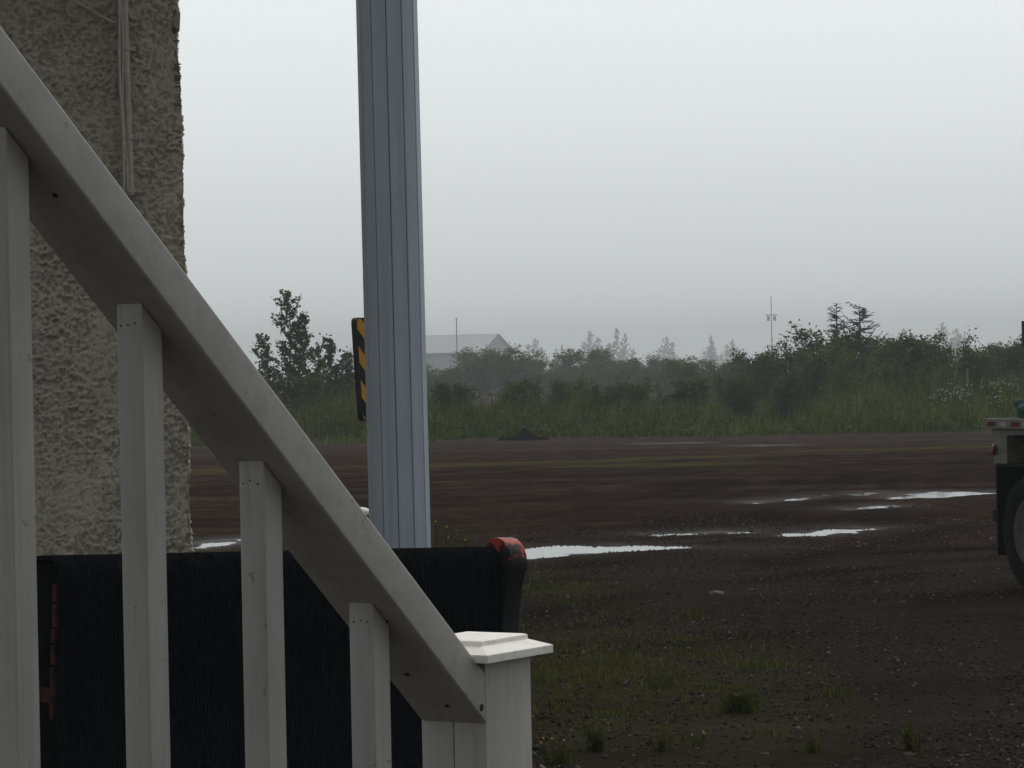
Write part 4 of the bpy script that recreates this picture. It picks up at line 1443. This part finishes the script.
for (px, py, s_, lb) in STN:
    s_ = s_ * (.85 if s_ > .06 else .62)
    g_ = gp(px, py); zz = gz(g_.x, g_.y)
    bm = bmesh.new(); bmesh.ops.create_icosphere(bm, subdivisions=2, radius=1)
    for v in bm.verts:
        c_ = v.co
        k = 1 + .22 * math.sin(c_.x * 3 + px) * math.cos(c_.y * 4 + py) + random.uniform(-.06, .06)
        k *= 1 - .28 * (math.floor(c_.x * 2.3 + px) % 2) * abs(c_.y)
        v.co = Vector((c_.x * s_ * k, c_.y * s_ * .8 * k, c_.z * s_ * .5 * k))
    mm = bpy.data.meshes.new('stone'); bm.to_mesh(mm); bm.free(); mm.materials.append(STONE[2] if s_ > .06 else STONE[0])
    o = bpy.data.objects.new('stone', mm); COL.objects.link(o); o.location = (g_.x, g_.y, zz + s_ * .06)
    tag(o, lb, 'stone', 'stones lying on the gravel')
# dark mound
g_ = gp(524, 440)
bm = bmesh.new(); bmesh.ops.create_grid(bm, x_segments=40, y_segments=30, size=1)
for v in bm.verts:
    r_ = math.hypot(v.co.x, v.co.y)
    r_ += .22 * float(fbm(np.array([v.co.x * 2.2 + 7]), np.array([v.co.y * 2.2]), 3, 98)[0]); hgt = max(0, 1 - r_) ** .5 * (.72 + .28 * math.sin(v.co.x * 5.1 + 1))
    n1 = float(fbm(np.array([v.co.x * 3.0]), np.array([v.co.y * 3.0]), 4, 99)[0])
    v.co = Vector((v.co.x * .72, v.co.y * .9, hgt * .24 * (1 + 1.9 * n1) - .03 * (hgt <= 0)))
mm = bpy.data.meshes.new('dirt_mound'); bm.to_mesh(mm); bm.free(); mm.materials.append(plain('black_dirt', (.010, .0085, .008), 1.0, .4, 9, spec=0.0, bump=.5))
o = bpy.data.objects.new('dirt_mound', mm); COL.objects.link(o); o.location = (g_.x, g_.y, gz(g_.x, g_.y))
tag(o, 'low dark dirt mound at the far edge of the lot', 'dirt mound')

# ------------------------------------------------------------------ house, poles
ZH = 820.0
pxm = ZH / F
ap = at(497, 333.5, ZH)
hroot = thing('house', 'pale gabled house with a light roof fading into the fog right of the column', 'house', (ap.x, ap.y, 0))
ra = R(158)     # ridge runs left and slightly away
ux = Vector((math.cos(ra), math.sin(ra), 0)); vx_ = Vector((-ux.y, ux.x, 0))
if vx_.y > 0: vx_ = -vx_
eav = zof(351, 478, ZH); rdg = ap.z; HW = 11.5; HL = 40.0
wall_c = plain('pale_siding', (.34, .34, .34), .8, .05); roof_c = plain('pale_metal_roof', (.46, .47, .48), .8, .04, 3)


def hf(a_, b_, z): return ux * a_ + vx_ * b_ + Vector((0, 0, z))


m = MB()
pr = [(-HW, 0), (HW, 0), (HW, eav), (0, rdg - .15), (-HW, eav)]
m.add([hf(0, b_, z) for b_, z in pr] + [hf(HL, b_, z) for b_, z in pr], [(0, 1, 2, 3, 4), (9, 8, 7, 6, 5)] + [(i, (i + 1) % 5, 5 + (i + 1) % 5, 5 + i) for i in range(5)])
hwall = m.build('wall', wall_c, hroot)
m = MB()
for sgn in (1, -1):
    e = HW * 1.08; ez = eav - (rdg - eav) * .08
    a = [hf(-.5, 0, rdg), hf(HL + .5, 0, rdg), hf(HL + .5, sgn * e, ez), hf(-.5, sgn * e, ez)]
    b = [p - Vector((0, 0, .14)) for p in a]
    m.hexa(b + a)
m.build('roof', roof_c, hroot)
for b_, z0, z1 in ((-1.8, 1.2, 2.6), (1.6, 1.2, 2.6)):
    m = MB(); c = [hf(-.03, b_, z0), hf(-.03, b_ + 1.1, z0), hf(-.03, b_ + 1.1, z1), hf(-.03, b_, z1)]
    m.hexa([p - ux * .02 for p in c] + [p + ux * .02 for p in c]); m.build('window', gl, hwall)
for (px, yt, Z, w_, box, lb) in ((458, 318, 730, .14, False, 'thin pole standing in front of the pale house roof'), (773, 296, 1000, .17, True, 'faint utility pole with a transformer box in the fog')):
    p = on_ground(px, Z); h_ = zof(yt, px, Z)
    t = thing('utility_pole', lb, 'pole', p)
    m = MB(); m.tube([(0, 0, 0), (0, 0, h_)], [w_ * 1.2, w_ * .8], 8); m.build('post', M['bark'], t)
    m = MB()
    if box:
        zb = zof(318, px, Z); m.box(-2.0, 2.0, -.1, .1, zb + .9, zb + 1.2); m.build('cross_arm', M['bark'], t)
        for x_ in (-1.05, 1.05):
            m = MB(); m.lathe([(.42, zb - .9), (.48, zb - .8), (.48, zb + .6), (.25, zb + .75)], (x_, -.2, 0), 12); m.build('transformer', steel, t)
    else:
        m.box(-.5, .5, -.04, .04, h_ - .25, h_ - .15); m.build('cross_arm', M['bark'], t)
# small white stake in the weeds
p = on_ground(968, 105); h_ = zof(368, 968, 105)
m = MB(); m.box(-.03, .03, -.02, .02, -.1, h_ - .06); m.add([(-.03, -.02, h_ - .059), (.03, -.02, h_ - .059), (.03, .02, h_ - .059), (-.03, .02, h_ - .059), (0, 0, h_)], [(0, 1, 4), (1, 2, 4), (2, 3, 4), (3, 0, 4), (3, 2, 1, 0)])
o = m.build('marker_stake', plain('white_stake', (.2, .2, .19), .6)); o.location = p
tag(o, 'small white stake standing in the weeds behind the white flowers', 'stake')

# ------------------------------------------------------------------ air
m = MB(); m.box(-920, 920, -45, 2220, -1, 34)
hz = m.build('haze', [])
hm = bpy.data.materials.new('haze_air'); hm.use_nodes = True
nt = hm.node_tree; nt.nodes.clear()
ou = nt.nodes.new('ShaderNodeOutputMaterial'); pv = nt.nodes.new('ShaderNodeVolumePrincipled')
pv.inputs['Color'].default_value = (0.845, 0.885, 0.90, 1); pv.inputs['Density'].default_value = 0.0007; pv.inputs['Anisotropy'].default_value = 0.2
nt.links.new(pv.outputs[0], ou.inputs['Volume'])
hz.data.materials.append(hm)
tag(hz, 'pale fog lying over the whole lot', 'haze', kind='stuff')

# ------------------------------------------------------------------ light
w = bpy.data.worlds.new('World'); SC.world = w; w.use_nodes = True
nt = w.node_tree; nt.nodes.clear()
ou = nt.nodes.new('ShaderNodeOutputWorld'); bg = nt.nodes.new('ShaderNodeBackground'); bg.inputs['Strength'].default_value = 0.1
sky = nt.nodes.new('ShaderNodeTexSky'); sky.sky_type = 'NISHITA'; sky.sun_disc = False
SUN_EL, SUN_AZ = R(55), R(18)     # azimuth measured from +Y towards +X
sky.sun_elevation = SUN_EL; sky.sun_rotation = SUN_AZ; sky.dust_density = 5.0; sky.air_density = 1.0
hs = nt.nodes.new('ShaderNodeHueSaturation'); hs.inputs['Saturation'].default_value = 0.15
nt.links.new(sky.outputs[0], hs.inputs['Color'])
tc = nt.nodes.new('ShaderNodeTexCoord'); sp = nt.nodes.new('ShaderNodeSeparateXYZ'); nt.links.new(tc.outputs['Generated'], sp.inputs[0])
rp = nt.nodes.new('ShaderNodeValToRGB'); nt.links.new(sp.outputs[2], rp.inputs[0])
e = rp.color_ramp.elements
SKY = [(0.0, .68), (.024, .79), (.058, .82), (.09, .90), (.13, .97), (.3, .92), (.6, .74), (1.0, .62)]
while len(e) < len(SKY): e.new(.5)
for i, (p_, v_) in enumerate(SKY):
    e[i].position = p_; e[i].color = (v_ * .955, v_ * 1.0, v_ * 1.015, 1)
ml = nt.nodes.new('ShaderNodeMix'); ml.data_type = 'RGBA'; ml.blend_type = 'MULTIPLY'; ml.inputs[0].default_value = 1
br_ = nt.nodes.new('ShaderNodeMapRange'); br_.interpolation_type = 'SMOOTHSTEP'
br_.inputs['From Min'].default_value = -.7; br_.inputs['From Max'].default_value = .6; br_.inputs['To Min'].default_value = 3.6; br_.inputs['To Max'].default_value = 10
nt.links.new(sp.outputs[1], br_.inputs['Value'])      # the overcast is thinner, and brighter, on the sun's side
nt.links.new(rp.outputs[0], ml.inputs[6]); nt.links.new(br_.outputs[0], ml.inputs[7])
mx_ = nt.nodes.new('ShaderNodeMix'); mx_.data_type = 'RGBA'; mx_.inputs[0].default_value = 0.06
nt.links.new(ml.outputs[2], mx_.inputs[6]); nt.links.new(hs.outputs[0], mx_.inputs[7])
nt.links.new(mx_.outputs[2], bg.inputs[0]); nt.links.new(bg.outputs[0], ou.inputs[0])
sl_ = bpy.data.lights.new('sun', 'SUN'); sl_.energy = 1.1; sl_.angle = R(50); sl_.color = (1, .97, .93)
so = bpy.data.objects.new('sun', sl_); COL.objects.link(so)
sd = Vector((math.sin(SUN_AZ) * math.cos(SUN_EL), math.cos(SUN_AZ) * math.cos(SUN_EL), math.sin(SUN_EL)))
so.rotation_euler = (-sd).to_track_quat('-Z', 'Y').to_euler()

SC.view_settings.view_transform = 'Standard'
SC.view_settings.look = 'None'
SC.view_settings.exposure = 0
SC.view_settings.gamma = 1
SC.render.engine = 'CYCLES'
cy = SC.cycles
cy.use_denoising = True
try:
    cy.denoiser = 'OPENIMAGEDENOISE'
except Exception:
    pass
cy.max_bounces = 6; cy.diffuse_bounces = 3; cy.volume_bounces = 2; cy.transparent_max_bounces = 8; cy.glossy_bounces = 3
cy.use_adaptive_sampling = True
cy.adaptive_threshold = 0.01
SC.render.film_transparent = False
